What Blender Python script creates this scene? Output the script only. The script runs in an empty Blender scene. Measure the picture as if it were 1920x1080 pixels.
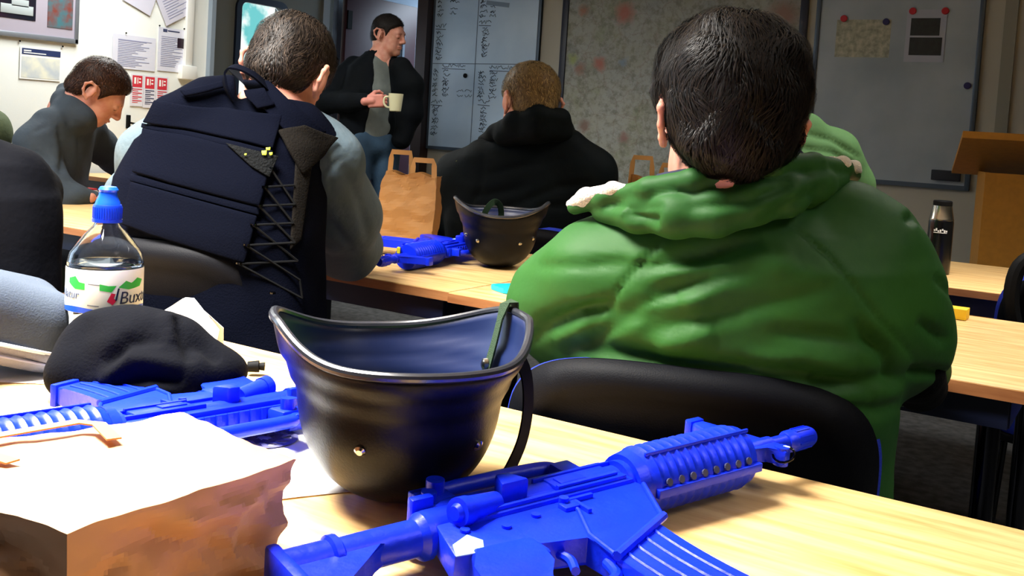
# Briefing room: seated people seen from behind, helmets and blue training rifles on beech tables.
import bpy, bmesh, math, random
import numpy as np
from mathutils import Vector, Matrix, noise as mnoise
random.seed(7); RNG = np.random.default_rng(7)
SC = bpy.context.scene
COL = SC.collection
PI = math.pi
# ------------------------------------------------------------------ camera
cam_data = bpy.data.cameras.new('camera'); cam = bpy.data.objects.new('camera', cam_data); COL.objects.link(cam)
_p, _r, _y = [math.radians(a) for a in (3.54, 3.58, 32.25)]
_F = Vector((-math.sin(_y), math.cos(_y), 0)); _R = Vector((math.cos(_y), math.sin(_y), 0)); _U = Vector((0, 0, 1))
_F2 = _F*math.cos(_p) - _U*math.sin(_p); _U2 = _U*math.cos(_p) + _F*math.sin(_p)
_U3 = _U2*math.cos(_r) - _R*math.sin(_r); _R3 = _R*math.cos(_r) + _U2*math.sin(_r)
cam.matrix_world = Matrix(((_R3.x, _U3.x, -_F2.x, 0), (_R3.y, _U3.y, -_F2.y, 0), (_R3.z, _U3.z, -_F2.z, 1.10), (0, 0, 0, 1)))
cam_data.sensor_width = 36; cam_data.lens = 1900/1920*36; cam_data.shift_y = -180/1920
cam_data.clip_start = .05; cam_data.clip_end = 100
SC.camera = cam
# ------------------------------------------------------------------ light
SC.view_settings.view_transform = 'Standard'; SC.view_settings.look = 'None'
SC.view_settings.gamma = 1; SC.view_settings.exposure = 0.0
world = bpy.data.worlds.new('world'); SC.world = world; world.use_nodes = True
world.node_tree.nodes['Background'].inputs[0].default_value = (.75, .88, 1, 1)
world.node_tree.nodes['Background'].inputs[1].default_value = 1.0
def area(name, loc, size, power, color=(1, 1, 1), rot=(0, 0, 0), spread=180):
    l = bpy.data.lights.new(name, 'AREA'); l.shape = 'RECTANGLE'; l.size, l.size_y = size
    l.energy = power; l.color = color; l.spread = math.radians(spread)
    o = bpy.data.objects.new(name, l); o.location = loc; o.rotation_euler = rot; COL.objects.link(o); return o
# fluorescent ceiling panels (their housings are built with the ceiling) and daylight through the side windows
PANELS = [(-4.0, 3.1, 42), (-3.0, 1.3, 38), (-1.55, .55, 150), (-.1, 2.9, 26), (-2.9, 4.5, 13), (1.3, 1.2, 22)]
for x, y, w in PANELS:
    area('ceiling_panel_light', (x, y, 2.36), (1.15, .55), w, (.96, 1, .97) if x < -3.9 else (1, .96, .90), spread=165 if x < -3.9 else 112)
area('daylight_through_side_window', (-4.6, .1, 1.55), (1.9, 1.1), 26, (.62, .8, 1), (0, math.radians(-90), 0))
area('daylight_through_door_glass', (-5.28, 5.05, 1.5), (.3, .8), 3, (.72, .85, 1), (0, math.radians(-90), 0))
area('daylight_in_next_room', (-4.6, 7.6, 2.3), (1.2, .8), 45, (.7, .85, 1), (0, 0, 0))

# ------------------------------------------------------------------ materials
def srgb(h):
    if isinstance(h, str):
        c = [int(h[i:i+2], 16)/255 for i in (0, 2, 4)]
        c = [v/12.92 if v <= .04045 else ((v+.055)/1.055)**2.4 for v in c]
        return (*c, 1)
    return (*h[:3], 1)
def mat(name, color, rough=.6, metal=0, spec=.5, bump=0, bscale=60, noise=0, nscale=8, color2=None, sheen=0, coat=0, trans=0, alpha=1, stretch=None, ior=None):
    m = bpy.data.materials.new(name); m.use_nodes = True; nt = m.node_tree; N = nt.nodes; L = nt.links
    b = N['Principled BSDF']
    c = srgb(color); b.inputs['Base Color'].default_value = c
    b.inputs['Roughness'].default_value = rough; b.inputs['Metallic'].default_value = metal
    b.inputs['Specular IOR Level'].default_value = spec
    if sheen: b.inputs['Sheen Weight'].default_value = sheen
    if coat: b.inputs['Coat Weight'].default_value = coat; b.inputs['Coat Roughness'].default_value = .12
    if trans: b.inputs['Transmission Weight'].default_value = trans
    if ior: b.inputs['IOR'].default_value = ior
    if alpha < 1: b.inputs['Alpha'].default_value = alpha
    tc = N.new('ShaderNodeTexCoord'); mp = N.new('ShaderNodeMapping'); L.new(tc.outputs['Object'], mp.inputs[0])
    if stretch: mp.inputs['Scale'].default_value = stretch
    if noise or color2:
        n = N.new('ShaderNodeTexNoise'); n.inputs['Scale'].default_value = nscale; n.inputs['Detail'].default_value = 5
        L.new(mp.outputs[0], n.inputs[0])
        r = N.new('ShaderNodeValToRGB'); L.new(n.outputs[0], r.inputs[0])
        c2 = srgb(color2) if color2 else tuple(v*(1-noise) for v in c[:3])+(1,)
        r.color_ramp.elements[0].position = .35; r.color_ramp.elements[1].position = .65
        r.color_ramp.elements[0].color = c2; r.color_ramp.elements[1].color = c
        L.new(r.outputs[0], b.inputs['Base Color'])
    if bump:
        n2 = N.new('ShaderNodeTexNoise'); n2.inputs['Scale'].default_value = bscale; n2.inputs['Detail'].default_value = 4
        L.new(mp.outputs[0], n2.inputs[0])
        bp = N.new('ShaderNodeBump'); bp.inputs['Strength'].default_value = bump; bp.inputs['Distance'].default_value = .01
        L.new(n2.outputs[0], bp.inputs['Height']); L.new(bp.outputs[0], b.inputs['Normal'])
    return m
def wood(name, c1, c2, rough=.35):
    m = bpy.data.materials.new(name); m.use_nodes = True; nt = m.node_tree; N = nt.nodes; L = nt.links; b = N['Principled BSDF']
    tc = N.new('ShaderNodeTexCoord'); mp = N.new('ShaderNodeMapping'); mp.inputs['Scale'].default_value = (1.4, 16, 16)
    n = N.new('ShaderNodeTexNoise'); n.inputs['Scale'].default_value = 3; n.inputs['Detail'].default_value = 7; n.inputs['Roughness'].default_value = .6
    r = N.new('ShaderNodeValToRGB'); r.color_ramp.elements[0].position = .32; r.color_ramp.elements[1].position = .68
    r.color_ramp.elements[0].color = srgb(c1); r.color_ramp.elements[1].color = srgb(c2)
    L.new(tc.outputs['Object'], mp.inputs[0]); L.new(mp.outputs[0], n.inputs[0]); L.new(n.outputs[0], r.inputs[0]); L.new(r.outputs[0], b.inputs['Base Color'])
    b.inputs['Roughness'].default_value = rough; b.inputs['Specular IOR Level'].default_value = .4
    return m
def emis(name, color, strength):
    m = bpy.data.materials.new(name); m.use_nodes = True; b = m.node_tree.nodes['Principled BSDF']
    b.inputs['Base Color'].default_value = srgb(color); b.inputs['Emission Color'].default_value = srgb(color); b.inputs['Emission Strength'].default_value = strength
    return m
M = {}
M['wall'] = mat('painted_wall_white', 'f0f2ee', .8, bump=.05, bscale=200)
M['wallgrey'] = mat('greyed_down_wall', '8f8f86', .8, bump=.05, bscale=200)  # recess shade partly put into this grey; right wall shares it
M['wallfar'] = mat('painted_wall_cream', 'b4b0a2', .8, bump=.05, bscale=200)
M['ceil'] = mat('ceiling_tile', 'd8d8d4', .9)
M['carpet'] = mat('carpet', '5a5b5c', 1, noise=.45, nscale=25, bump=.6, bscale=300, spec=.1)
M['top'] = wood('beech_laminate', 'c99a5c', 'f0cf94')
M['topedge'] = wood('beech_edge_band', '9c6138', 'c08452', .5)
M['lectern'] = mat('oak_lectern', 'c98a2c', .55, noise=.12, nscale=40)
M['frame'] = mat('navy_steel', '0c1430', .45)
M['chrome'] = mat('black_chrome', '2b2c30', .12, metal=1)
M['chairpl'] = mat('chair_black_plastic', '04050b', .6, bump=.1, bscale=500, spec=.12)
M['chairfab'] = mat('chair_blue_fabric', '0a2aa8', .85, bump=.3, bscale=400)
M['brownwood'] = mat('dark_brown_door_frame', '2b1712', .5)
M['maroon'] = mat('maroon_door', '451620', .45)
M['wbframe'] = mat('board_frame_alu', '4b5866', .4, metal=.4)
M['white'] = mat('plain_white', 'f4f4f0', .6)
M['paper'] = mat('paper_white', 'f6f6f2', .7)
M['black'] = mat('matt_black', '050608', .7, spec=.15)
M['ink'] = mat('marker_ink', '14203a', .7)
M['glass'] = mat('clear_glass', 'ffffff', .02, trans=1, ior=1.45)
M['red'] = mat('red_plastic', 'c01020', .4)
M['navy'] = mat('dark_blue_plastic', '1a1658', .4)
M['steel'] = mat('brushed_steel', 'b9b2a2', .22, metal=1)

# ------------------------------------------------------------------ object helpers
def link(o, parent=None):
    COL.objects.link(o)
    if parent is not None: o.parent = parent
    return o
def tag(o, label=None, cat=None, group=None, kind=None):
    if label: o['label'] = label
    if cat: o['category'] = cat
    if group: o['group'] = group
    if kind: o['kind'] = kind
    return o
def thing(name, label, cat, loc=(0, 0, 0), rotz=0, group=None):
    o = bpy.data.objects.new(name, None); COL.objects.link(o); o.empty_display_size = .1
    o.location = loc; o.rotation_euler = (0, 0, rotz); return tag(o, label, cat, group)
def meshobj(name, verts, faces, m, parent=None, smooth=True, mats=None, midx=None):
    me = bpy.data.meshes.new(name)
    me.from_pydata([tuple(map(float, v)) for v in verts], [], [tuple(map(int, f)) for f in faces]) if not isinstance(verts, np.ndarray) else _np_mesh(me, verts, faces)
    for mm in (mats or [m]): me.materials.append(mm)
    if midx is not None: me.polygons.foreach_set('material_index', np.asarray(midx, dtype=np.int32))
    me.polygons.foreach_set('use_smooth', np.full(len(me.polygons), smooth))
    me.update()
    return link(bpy.data.objects.new(name, me), parent)
def _np_mesh(me, verts, faces):
    faces = np.asarray(faces, dtype=np.int32); n, k = faces.shape
    me.vertices.add(len(verts)); me.vertices.foreach_set('co', verts.astype(np.float32).ravel())
    me.loops.add(n*k); me.loops.foreach_set('vertex_index', faces.ravel())
    me.polygons.add(n); me.polygons.foreach_set('loop_start', np.arange(0, n*k, k, dtype=np.int32))
    me.update(calc_edges=True); me.validate()
class B:
    """collects boxes, tubes, prisms and lathes into ONE mesh"""
    def __init__(s): s.bm = bmesh.new(); s.mi = 0
    def _m(s, f0):
        s.bm.faces.ensure_lookup_table()
        for f in s.bm.faces[f0:]: f.material_index = s.mi
    def box(s, c, size, rot=None, bev=0, seg=2):
        f0 = len(s.bm.faces)
        g = bmesh.ops.create_cube(s.bm, size=1); vs = g['verts']
        mx = Matrix.Translation(c) @ (rot.to_4x4() if rot is not None else Matrix()) @ Matrix.Diagonal((*size, 1))
        bmesh.ops.transform(s.bm, matrix=mx, verts=vs)
        if bev:
            es = list({e for v in vs for e in v.link_edges})
            bmesh.ops.bevel(s.bm, geom=es, offset=bev, segments=seg, affect='EDGES', profile=.5)
        s._m(f0); return s
    def tube(s, pts, r, n=12, cap=True, closed=False):
        f0 = len(s.bm.faces)
        pts = [Vector(p) for p in pts]; rs = r if isinstance(r, (list, tuple)) else [r]*len(pts)
        rings = []; prev = None
        for i, p in enumerate(pts):
            if closed: d = pts[(i+1) % len(pts)] - pts[i-1]
            else: d = pts[min(i+1, len(pts)-1)] - pts[max(i-1, 0)]
            d.normalize()
            if prev is None: a = d.orthogonal().normalized()
            else:
                a = prev - d*prev.dot(d)
                a = a.normalized() if a.length > 1e-6 else d.orthogonal().normalized()
            prev = a; b = d.cross(a)
            rings.append([s.bm.verts.new(p + (a*math.cos(2*PI*k/n) + b*math.sin(2*PI*k/n))*rs[i]) for k in range(n)])
        m = len(rings)
        for i in range(m if closed else m-1):
            A, Bq = rings[i], rings[(i+1) % m]
            for k in range(n): s.bm.faces.new((A[k], A[(k+1) % n], Bq[(k+1) % n], Bq[k]))
        if cap and not closed:
            s.bm.faces.new(list(reversed(rings[0]))); s.bm.faces.new(rings[-1])
        s._m(f0); return s
    def ribbon(s, pts, w, t, up=(0, 0, 1)):
        """flat strap along pts; w across, t thick; up = face normal hint (one or per point)"""
        f0 = len(s.bm.faces); pts = [Vector(p) for p in pts]; rings = []
        for i, p in enumerate(pts):
            d = (pts[min(i+1, len(pts)-1)] - pts[max(i-1, 0)]).normalized()
            u = Vector(up[i]) if isinstance(up[0], (tuple, list, Vector)) else Vector(up)
            sd = d.cross(u).normalized(); n = sd.cross(d).normalized()
            rings.append([s.bm.verts.new(p + sd*(a*w/2) + n*(b*t/2)) for a, b in ((-1, -1), (1, -1), (1, 1), (-1, 1))])
        for A, C in zip(rings, rings[1:]):
            for k in range(4): s.bm.faces.new((A[k], A[(k+1) % 4], C[(k+1) % 4], C[k]))
        s.bm.faces.new(list(reversed(rings[0]))); s.bm.faces.new(rings[-1]); s._m(f0); return s
    def lathe(s, prof, n=32, c=(0, 0, 0), cap=True):
        f0 = len(s.bm.faces); c = Vector(c)
        rings = [[s.bm.verts.new(c + Vector((r*math.cos(2*PI*k/n), r*math.sin(2*PI*k/n), z))) for k in range(n)] for r, z in prof]
        for A, C in zip(rings, rings[1:]):
            for k in range(n): s.bm.faces.new((A[k], A[(k+1) % n], C[(k+1) % n], C[k]))
        if cap: s.bm.faces.new(list(reversed(rings[0]))); s.bm.faces.new(rings[-1])
        s._m(f0); return s
    def prism(s, poly, z0, z1, mx=None, bev=0):
        """poly in xy extruded z0..z1, transformed by mx"""
        f0 = len(s.bm.faces); mx = mx or Matrix()
        lo = [s.bm.verts.new(mx @ Vector((x, y, z0))) for x, y in poly]; hi = [s.bm.verts.new(mx @ Vector((x, y, z1))) for x, y in poly]
        n = len(poly); fs = [s.bm.faces.new(list(reversed(lo))), s.bm.faces.new(hi)]
        for k in range(n): fs.append(s.bm.faces.new((lo[k], lo[(k+1) % n], hi[(k+1) % n], hi[k])))
        if bev:
            es = list({e for v in lo+hi for e in v.link_edges})
            bmesh.ops.bevel(s.bm, geom=es, offset=bev, segments=2, affect='EDGES', profile=.5)
        s._m(f0); return s
    def quad(s, a, b, c, d):
        f0 = len(s.bm.faces); s.bm.faces.new([s.bm.verts.new(p) for p in (a, b, c, d)]); s._m(f0); return s
    def done(s, name, m, parent=None, smooth=None, mats=None, ang=35):
        bmesh.ops.recalc_face_normals(s.bm, faces=s.bm.faces)
        me = bpy.data.meshes.new(name)
        if smooth is not False:
            a = math.radians(ang)
            for f in s.bm.faces: f.smooth = True
            for e in s.bm.edges:
                if len(e.link_faces) == 2 and e.calc_face_angle(0) > a: e.smooth = False
        s.bm.to_mesh(me); s.bm.free()
        for mm in (mats or [m]): me.materials.append(mm)
        return link(bpy.data.objects.new(name, me), parent)
def copy_tree(o, parent=None):
    c = o.copy(); COL.objects.link(c)
    if parent is not None: c.parent = parent
    for ch in list(o.children): copy_tree(ch, c)
    return c
def fold(parent_children_dz=0): pass
def cat_rom(P, n=6):
    P = [Vector(p) for p in P]; out = []
    for i in range(len(P)-1):
        p0, p1, p2, p3 = P[max(i-1, 0)], P[i], P[i+1], P[min(i+2, len(P)-1)]
        for k in range(n):
            t = k/n
            out.append(.5*((2*p1) + (p2-p0)*t + (2*p0-5*p1+4*p2-p3)*t*t + (3*p1-p0-3*p2+p3)*t**3))
    return out + [P[-1]]
# ------------------------------------------------------------------ distance-field sculpting (people, clothing, cloth)
def V3(*a): return np.array(a, dtype=np.float64)
def smin(a, b, k):
    h = np.maximum(k-np.abs(a-b), 0)/k
    return np.minimum(a, b) - h*h*k*.25
def smax(a, b, k): return -smin(-a, -b, k)
def f_caps(a, b, ra, rb):
    a = np.asarray(a, float); b = np.asarray(b, float); ba = b-a; l2 = (ba*ba).sum()
    def f(p):
        h = np.clip(((p-a)@ba)/l2, 0, 1)
        return np.linalg.norm(p-a-h[..., None]*ba, axis=-1) - (ra+(rb-ra)*h)
    return f
def f_ell(c, r, R=None):
    c = np.asarray(c, float); r = np.asarray(r, float)
    def f(p):
        q = p-c
        if R is not None: q = q@np.asarray(R)
        k0 = np.linalg.norm(q/r, axis=-1); k1 = np.linalg.norm(q/(r*r), axis=-1)
        return k0*(k0-1)/np.maximum(k1, 1e-6)
    return f
def f_box(c, h, rad, R=None):
    c = np.asarray(c, float); h = np.asarray(h, float)-rad
    def f(p):
        q = p-c
        if R is not None: q = q@np.asarray(R)
        q = np.abs(q)-h
        return np.linalg.norm(np.maximum(q, 0), axis=-1)+np.minimum(q.max(-1), 0)-rad
    return f
def f_loft(secs, lat, fwd, e=2.4):
    """secs: (centre, half width, half depth) from bottom to top; lat, fwd unit vectors. superelliptic tube along the section centres"""
    C = np.array([s[0] for s in secs], float); W = np.array([s[1] for s in secs], float); D = np.array([s[2] for s in secs], float)
    lat = np.asarray(lat, float); fwd = np.asarray(fwd, float); ax = np.cross(lat, fwd); ax = ax/np.linalg.norm(ax)
    if ax[2] < 0: ax = -ax
    T = C@ax
    def f(p):
        t = p@ax; tc = np.clip(t, T[0], T[-1])
        cx = np.interp(tc, T, C@lat); cy = np.interp(tc, T, C@fwd); w = np.interp(tc, T, W); d = np.interp(tc, T, D)
        u = np.abs(p@lat-cx); v = np.abs(p@fwd-cy)
        rr = ((u/w)**e+(v/d)**e)**(1/e)
        ln = np.sqrt(u*u+v*v)
        side = np.where(rr > 1e-6, ln*(1-1/np.maximum(rr, 1e-6)), -np.minimum(w, d))
        side = np.maximum(side, -np.minimum(w, d))
        cap = np.maximum(T[0]-t, t-T[-1])
        return np.where(cap > 0, np.sqrt(np.maximum(side, 0)**2+cap**2), side)
    return f
def union(fs, k=.03):
    def f(p):
        d = fs[0](p)
        for g in fs[1:]: d = smin(d, g(p), k)
        return d
    return f
def chain(pts, rs):
    return [f_caps(pts[i], pts[i+1], rs[i], rs[i+1]) for i in range(len(pts)-1)]
_EDGE = [((0, 0, 0), (1, 0, 0)), ((0, 1, 0), (1, 1, 0)), ((0, 0, 1), (1, 0, 1)), ((0, 1, 1), (1, 1, 1)),
         ((0, 0, 0), (0, 1, 0)), ((1, 0, 0), (1, 1, 0)), ((0, 0, 1), (0, 1, 1)), ((1, 0, 1), (1, 1, 1)),
         ((0, 0, 0), (0, 0, 1)), ((1, 0, 0), (1, 0, 1)), ((0, 1, 0), (0, 1, 1)), ((1, 1, 0), (1, 1, 1))]
def nets(f, lo, hi, res):
    """surface nets: distance field -> (verts, quads)"""
    lo = np.array(lo, float); hi = np.array(hi, float)
    ax = [np.arange(lo[i], hi[i]+res, res) for i in range(3)]
    n = [len(a) for a in ax]; vol = np.empty(n, np.float32)
    for i0 in range(0, n[0], 24):
        X, Yq, Zq = np.meshgrid(ax[0][i0:i0+24], ax[1], ax[2], indexing='ij')
        vol[i0:i0+24] = f(np.stack([X, Yq, Zq], -1))
    vol[0], vol[-1] = 1, 1; vol[:, 0], vol[:, -1] = 1, 1; vol[:, :, 0], vol[:, :, -1] = 1, 1
    s = vol < 0; cnt = np.zeros([k-1 for k in n], np.int8)
    for dx in (0, 1):
        for dy in (0, 1):
            for dz in (0, 1): cnt += s[dx:n[0]-1+dx, dy:n[1]-1+dy, dz:n[2]-1+dz]
    act = (cnt > 0) & (cnt < 8); idx = -np.ones(act.shape, np.int32); I = np.argwhere(act); idx[act] = np.arange(len(I))
    P = np.zeros((len(I), 3)); W = np.zeros(len(I))
    for a, b in _EDGE:
        A = I+a; Bq = I+b; va = vol[A[:, 0], A[:, 1], A[:, 2]]; vb = vol[Bq[:, 0], Bq[:, 1], Bq[:, 2]]
        m = (va < 0) != (vb < 0); t = np.where(m, va/np.where(m, va-vb, 1), 0)[:, None]
        P += np.where(m[:, None], np.array(a)+(np.array(b)-np.array(a))*t, 0); W += m
    verts = lo + (I+P/W[:, None])*res
    Q = []
    for d in range(3):
        e = [0, 0, 0]; e[d] = 1; u, v = [(1, 2), (2, 0), (0, 1)][d]
        sl0 = tuple(slice(0, n[k]-(1 if k == d else 0)) for k in range(3)); sl1 = tuple(slice(1 if k == d else 0, n[k]) for k in range(3))
        ch = s[sl0] != s[sl1]; J = np.argwhere(ch)
        J = J[(J[:, u] > 0) & (J[:, v] > 0) & (J[:, u] < n[u]-1) & (J[:, v] < n[v]-1)]
        eu = np.zeros(3, int); eu[u] = 1; ev = np.zeros(3, int); ev[v] = 1
        g = lambda K: idx[K[:, 0], K[:, 1], K[:, 2]]
        q = np.stack([g(J-eu-ev), g(J-ev), g(J), g(J-eu)], 1)
        ins = s[J[:, 0], J[:, 1], J[:, 2]]
        q = np.where(ins[:, None], q, q[:, ::-1]); Q.append(q)
    return verts, np.concatenate(Q)
def vnormals(v, q):
    a = v[q[:, 2]]-v[q[:, 0]]; b = v[q[:, 3]]-v[q[:, 1]]; n = np.cross(a, b)
    N = np.zeros_like(v)
    for k in range(4): np.add.at(N, q[:, k], n)
    return N/np.maximum(np.linalg.norm(N, axis=1), 1e-12)[:, None]
def grad_normals(f, v, h=.002):
    g = np.stack([f(v+np.eye(3)[k]*h)-f(v-np.eye(3)[k]*h) for k in range(3)], 1)
    return g/np.maximum(np.linalg.norm(g, axis=1), 1e-12)[:, None]
def project(f, v, it=3):
    for _ in range(it): v = v-grad_normals(f, v)*f(v)[:, None]
    return v
def pnoise(v, sc, seed=0.):
    return np.array([mnoise.noise(Vector((p[0]*sc[0]+seed, p[1]*sc[1]+seed, p[2]*sc[2]-seed))) for p in v])
def strokes(v, n, S, view):
    """cloth folds: each stroke is a polyline of 3-D points with (amp, width); pushed along the normals, measured across view"""
    view = np.asarray(view, float); view = view/np.linalg.norm(view); face = np.clip(-(n@view)*3, 0, 1)
    d = np.zeros(len(v)); flat = lambda p: p-np.outer(p@view, view)
    vf = flat(v)
    for pts, amp, w in S:
        P = flat(np.array(pts, float)); best = np.full(len(v), 9.); tt = np.zeros(len(v)); m = len(P)-1
        for i in range(m):
            ba = P[i+1]-P[i]; h = np.clip(((vf-P[i])@ba)/(ba@ba), 0, 1); dd = np.linalg.norm(vf-P[i]-h[:, None]*ba, axis=1)
            c = dd < best; best = np.where(c, dd, best); tt = np.where(c, (i+h)/m, tt)
        taper = np.sin(np.clip(tt, .0, 1)*PI)**.5
        d += amp*np.exp(-(best/w)**2)*np.clip(taper+.12, 0, 1)
    return v+n*(d*face)[:, None]
def sdfobj(name, f, lo, hi, res, m, parent=None, disp=None):
    v, q = nets(f, lo, hi, res); v = project(f, v, 1)
    if disp: v = disp(v, grad_normals(f, v, res*.5))
    return meshobj(name, v, q, m, parent)

# ------------------------------------------------------------------ room
def struct(name, b, m, mats=None):
    o = b.done(name, m, mats=mats); o['kind'] = 'structure'; return o
YF = 5.8; XL = -4.8; XR = -5.36
struct('floor', B().box((-1.3, 3.2, -.05), (9.4, 12, .1)), M['carpet'])
struct('ceiling', B().box((-1.3, 3.2, 2.45), (9.4, 12, .1)), M['ceil'])
# far wall with the inner doorway at x -5.36..-4.47
b = B(); b.box(((-4.40+2.9)/2, YF+.05, 1.2), (7.3, .1, 2.4)); b.box((-4.9, YF+.05, 2.27), (1.1, .1, .26))
struct('wall_far', b, M['wallfar'])
# white side wall, ends in a free edge where the entrance recess begins
b = B(); b.box((XL-.04, 2.95, 1.2), (.08, 2.36, 2.4)); b.box((XL-.04, .2, .45), (.08, 3.14, .9)); b.box((XL-.04, .2, 2.3), (.08, 3.14, .2)); b.box((XL-.04, -2, 1.2), (.08, 1.26, 2.4))
for yy in (.2,): pass
struct('wall_left', b, M['wall'])
b = B(); b.box((-4.83, 4.135, 1.2), (.13, .03, 2.4)); struct('trim_1', b, mat('grey_wall_end_strip', '8b98a6', .6))
# entrance recess: wall greyed for shade, with glazed outer door
b = B(); y0, y1, z0, z1 = 4.86, 5.29, .9, 1.87
b.box((XR-.05, (3.4+y0)/2, 1.2), (.1, y0-3.4, 2.4)); b.box((XR-.05, (y1+YF)/2, 1.2), (.1, YF-y1, 2.4))
b.box((XR-.05, (y0+y1)/2, z0/2), (.1, y1-y0, z0)); b.box((XR-.05, (y0+y1)/2, (z1+2.4)/2), (.1, y1-y0, 2.4-z1))
b.box((-5.13, 3.42, 1.2), (.5, .04, 2.4)); struct('wall_recess', b, M['wallgrey'])
def rrect(w, h, r, n=6):
    out = []
    for cx, cy, a0 in ((w/2-r, h/2-r, 0), (-w/2+r, h/2-r, 90), (-w/2+r, -h/2+r, 180), (w/2-r, -h/2+r, 270)):
        for k in range(n+1):
            a = math.radians(a0+90*k/n); out.append((cx+r*math.cos(a), cy+r*math.sin(a)))
    return out
def frame_ring(b, w, h, r, t, d0, d1, mx):
    o = rrect(w, h, r); i = rrect(w-2*t, h-2*t, max(r-t, .005)); f0 = len(b.bm.faces)
    V = [[b.bm.verts.new(mx @ Vector((x, y, z))) for x, y in P] for P, z in ((o, d0), (o, d1), (i, d1), (i, d0))]
    n = len(o)
    for a in range(4):
        A, C = V[a], V[(a+1) % 4]
        for k in range(n): b.bm.faces.new((A[k], A[(k+1) % n], C[(k+1) % n], C[k]))
    b._m(f0)
# maps x->+Y, y->Z, z->+X (a plane facing +X)
def MX(x, y, z): return Matrix(((0, 0, 1, x), (1, 0, 0, y), (0, 1, 0, z), (0, 0, 0, 1)))
def MY(x, y, z): return Matrix(((1, 0, 0, x), (0, 0, -1, y), (0, 1, 0, z), (0, 0, 0, 1)))   # facing -Y
b = B(); frame_ring(b, .49, 1.03, .09, .045, -.01, .02, MX(XR, 5.075, 1.385)); w1 = struct('window_1', b, mat('door_glass_gasket', '101c34', .4))
b = B(); b.prism(rrect(.41, .96, .06), -.004, .004, MX(XR-.05, 5.075, 1.385)); g = b.done('glass_pane', M['glass'], w1)
# daylight view outside the outer door: bright sky with pale trees
m = bpy.data.materials.new('bright_overcast_outdoors'); m.use_nodes = True; N = m.node_tree.nodes; L = m.node_tree.links; bs = N['Principled BSDF']
nz = N.new('ShaderNodeTexNoise'); nz.inputs['Scale'].default_value = 2.4; nz.inputs['Detail'].default_value = 5
rp = N.new('ShaderNodeValToRGB'); rp.color_ramp.elements[0].position = .42; rp.color_ramp.elements[1].position = .52
rp.color_ramp.elements[0].color = (.12, .5, .5, 1); rp.color_ramp.elements[1].color = (.93, 1, .95, 1)
tc = N.new('ShaderNodeTexCoord'); L.new(tc.outputs['Object'], nz.inputs[0]); L.new(nz.outputs[0], rp.inputs[0]); L.new(rp.outputs[0], bs.inputs['Emission Color']); bs.inputs['Emission Strength'].default_value = 1.3
bs.inputs['Base Color'].default_value = (0, 0, 0, 1)
struct('sky_outside', B().box((-8.2, 7.5, 1.8), (.05, 7, 5)), m)
# inner doorway: jambs, open maroon door, room behind
b = B(); b.box((-5.42, YF-.02, 1.05), (.12, .14, 2.1)); b.box((-4.44, YF-.02, 1.05), (.09, .14, 2.1)); b.box((-4.93, YF-.02, 2.12), (1.1, .14, .07)); struct('trim_2', b, M['brownwood'])
b = B(); b.box((-5.352, 5.70, 1.2), (.03, .07, 2.4)); struct('trim_3', b, mat('pale_grey_corner_trim', '8e8e8a', .6))
d1 = B().box((-5.34, 6.335, 1.035), (.045, .87, 2.06), bev=.003).done('door_1', M['maroon']); d1['kind'] = 'structure'
b = B(); frame_ring(b, .34, .8, .08, .03, -.03, .03, MX(-5.34, 6.45, 1.47)); b.done('window_frame', mat('pale_grey_gasket', '8d98a4', .4), d1)
b = B(); b.prism(rrect(.28, .74, .05), -.026, .026, MX(-5.34, 6.45, 1.47)); b.done('glass_pane', mat('dim_door_glass', '12161a', .1), d1)
B().box((-5.33, 5.93, 1.86), (.05, .05, .14)).done('hinge', M['black'], d1)
b = B(); b.box((-4.8, 8.9, 1.2), (1.6, .1, 2.4)); b.box((-5.56, 7.4, 1.2), (.08, 3, 2.4)); b.box((-4.0, 7.4, 1.2), (.1, 3, 2.4)); b.box((-4.8, 7.4, 2.45), (1.6, 3.2, .1)); struct('wall_next_room', b, mat('next_room_wall', 'aebdcc', .8))
struct('baseboard_next_room', B().box((-4.07, 7.4, .42), (.03, 3, .84)), mat('dark_grey_dado', '25262c', .6))
struct('wall_right', B().box((3.0, 3.2, 1.2), (.1, 12, 2.4)), M['wallgrey'])
struct('wall_back', B().box((-1.3, -2.7, 1.2), (9, .1, 2.4)), mat('low_bounce_dark_wall', '2c2c30', .8))  # unseen wall, coloured dark to cut light bouncing back
# near side window whose daylight falls across the tables (outside the frame to the left)
b = B(); frame_ring(b, 3.14, 1.3, .02, .05, -.05, .03, MX(XL-.02, .2, 1.55)); w2 = struct('window_2', b, M['white'])
b = B(); b.prism(rrect(3.06, 1.22, .01), -.004, .004, MX(XL-.06, .2, 1.55)); b.done('glass_pane', M['glass'], w2)
for x, y, w in PANELS:
    c = thing('ceiling_light', 'recessed fluorescent ceiling panel', 'light', (x, y, 2.4), group='ceiling light panels')
    bb = B(); frame_ring(bb, 1.25, .65, .02, .05, -.035, .0, Matrix()); bb.done('housing', M['white'], c)
struct('baseboard_far', B().box((-.75, YF-.012, .05), (7.3, .02, .1)), M['black'])
struct('trim_4', B().box((-.69, YF-.012, 1.2), (.06, .02, 2.4)), mat('wall_panel_joint', '8f8d80', .7))

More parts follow.
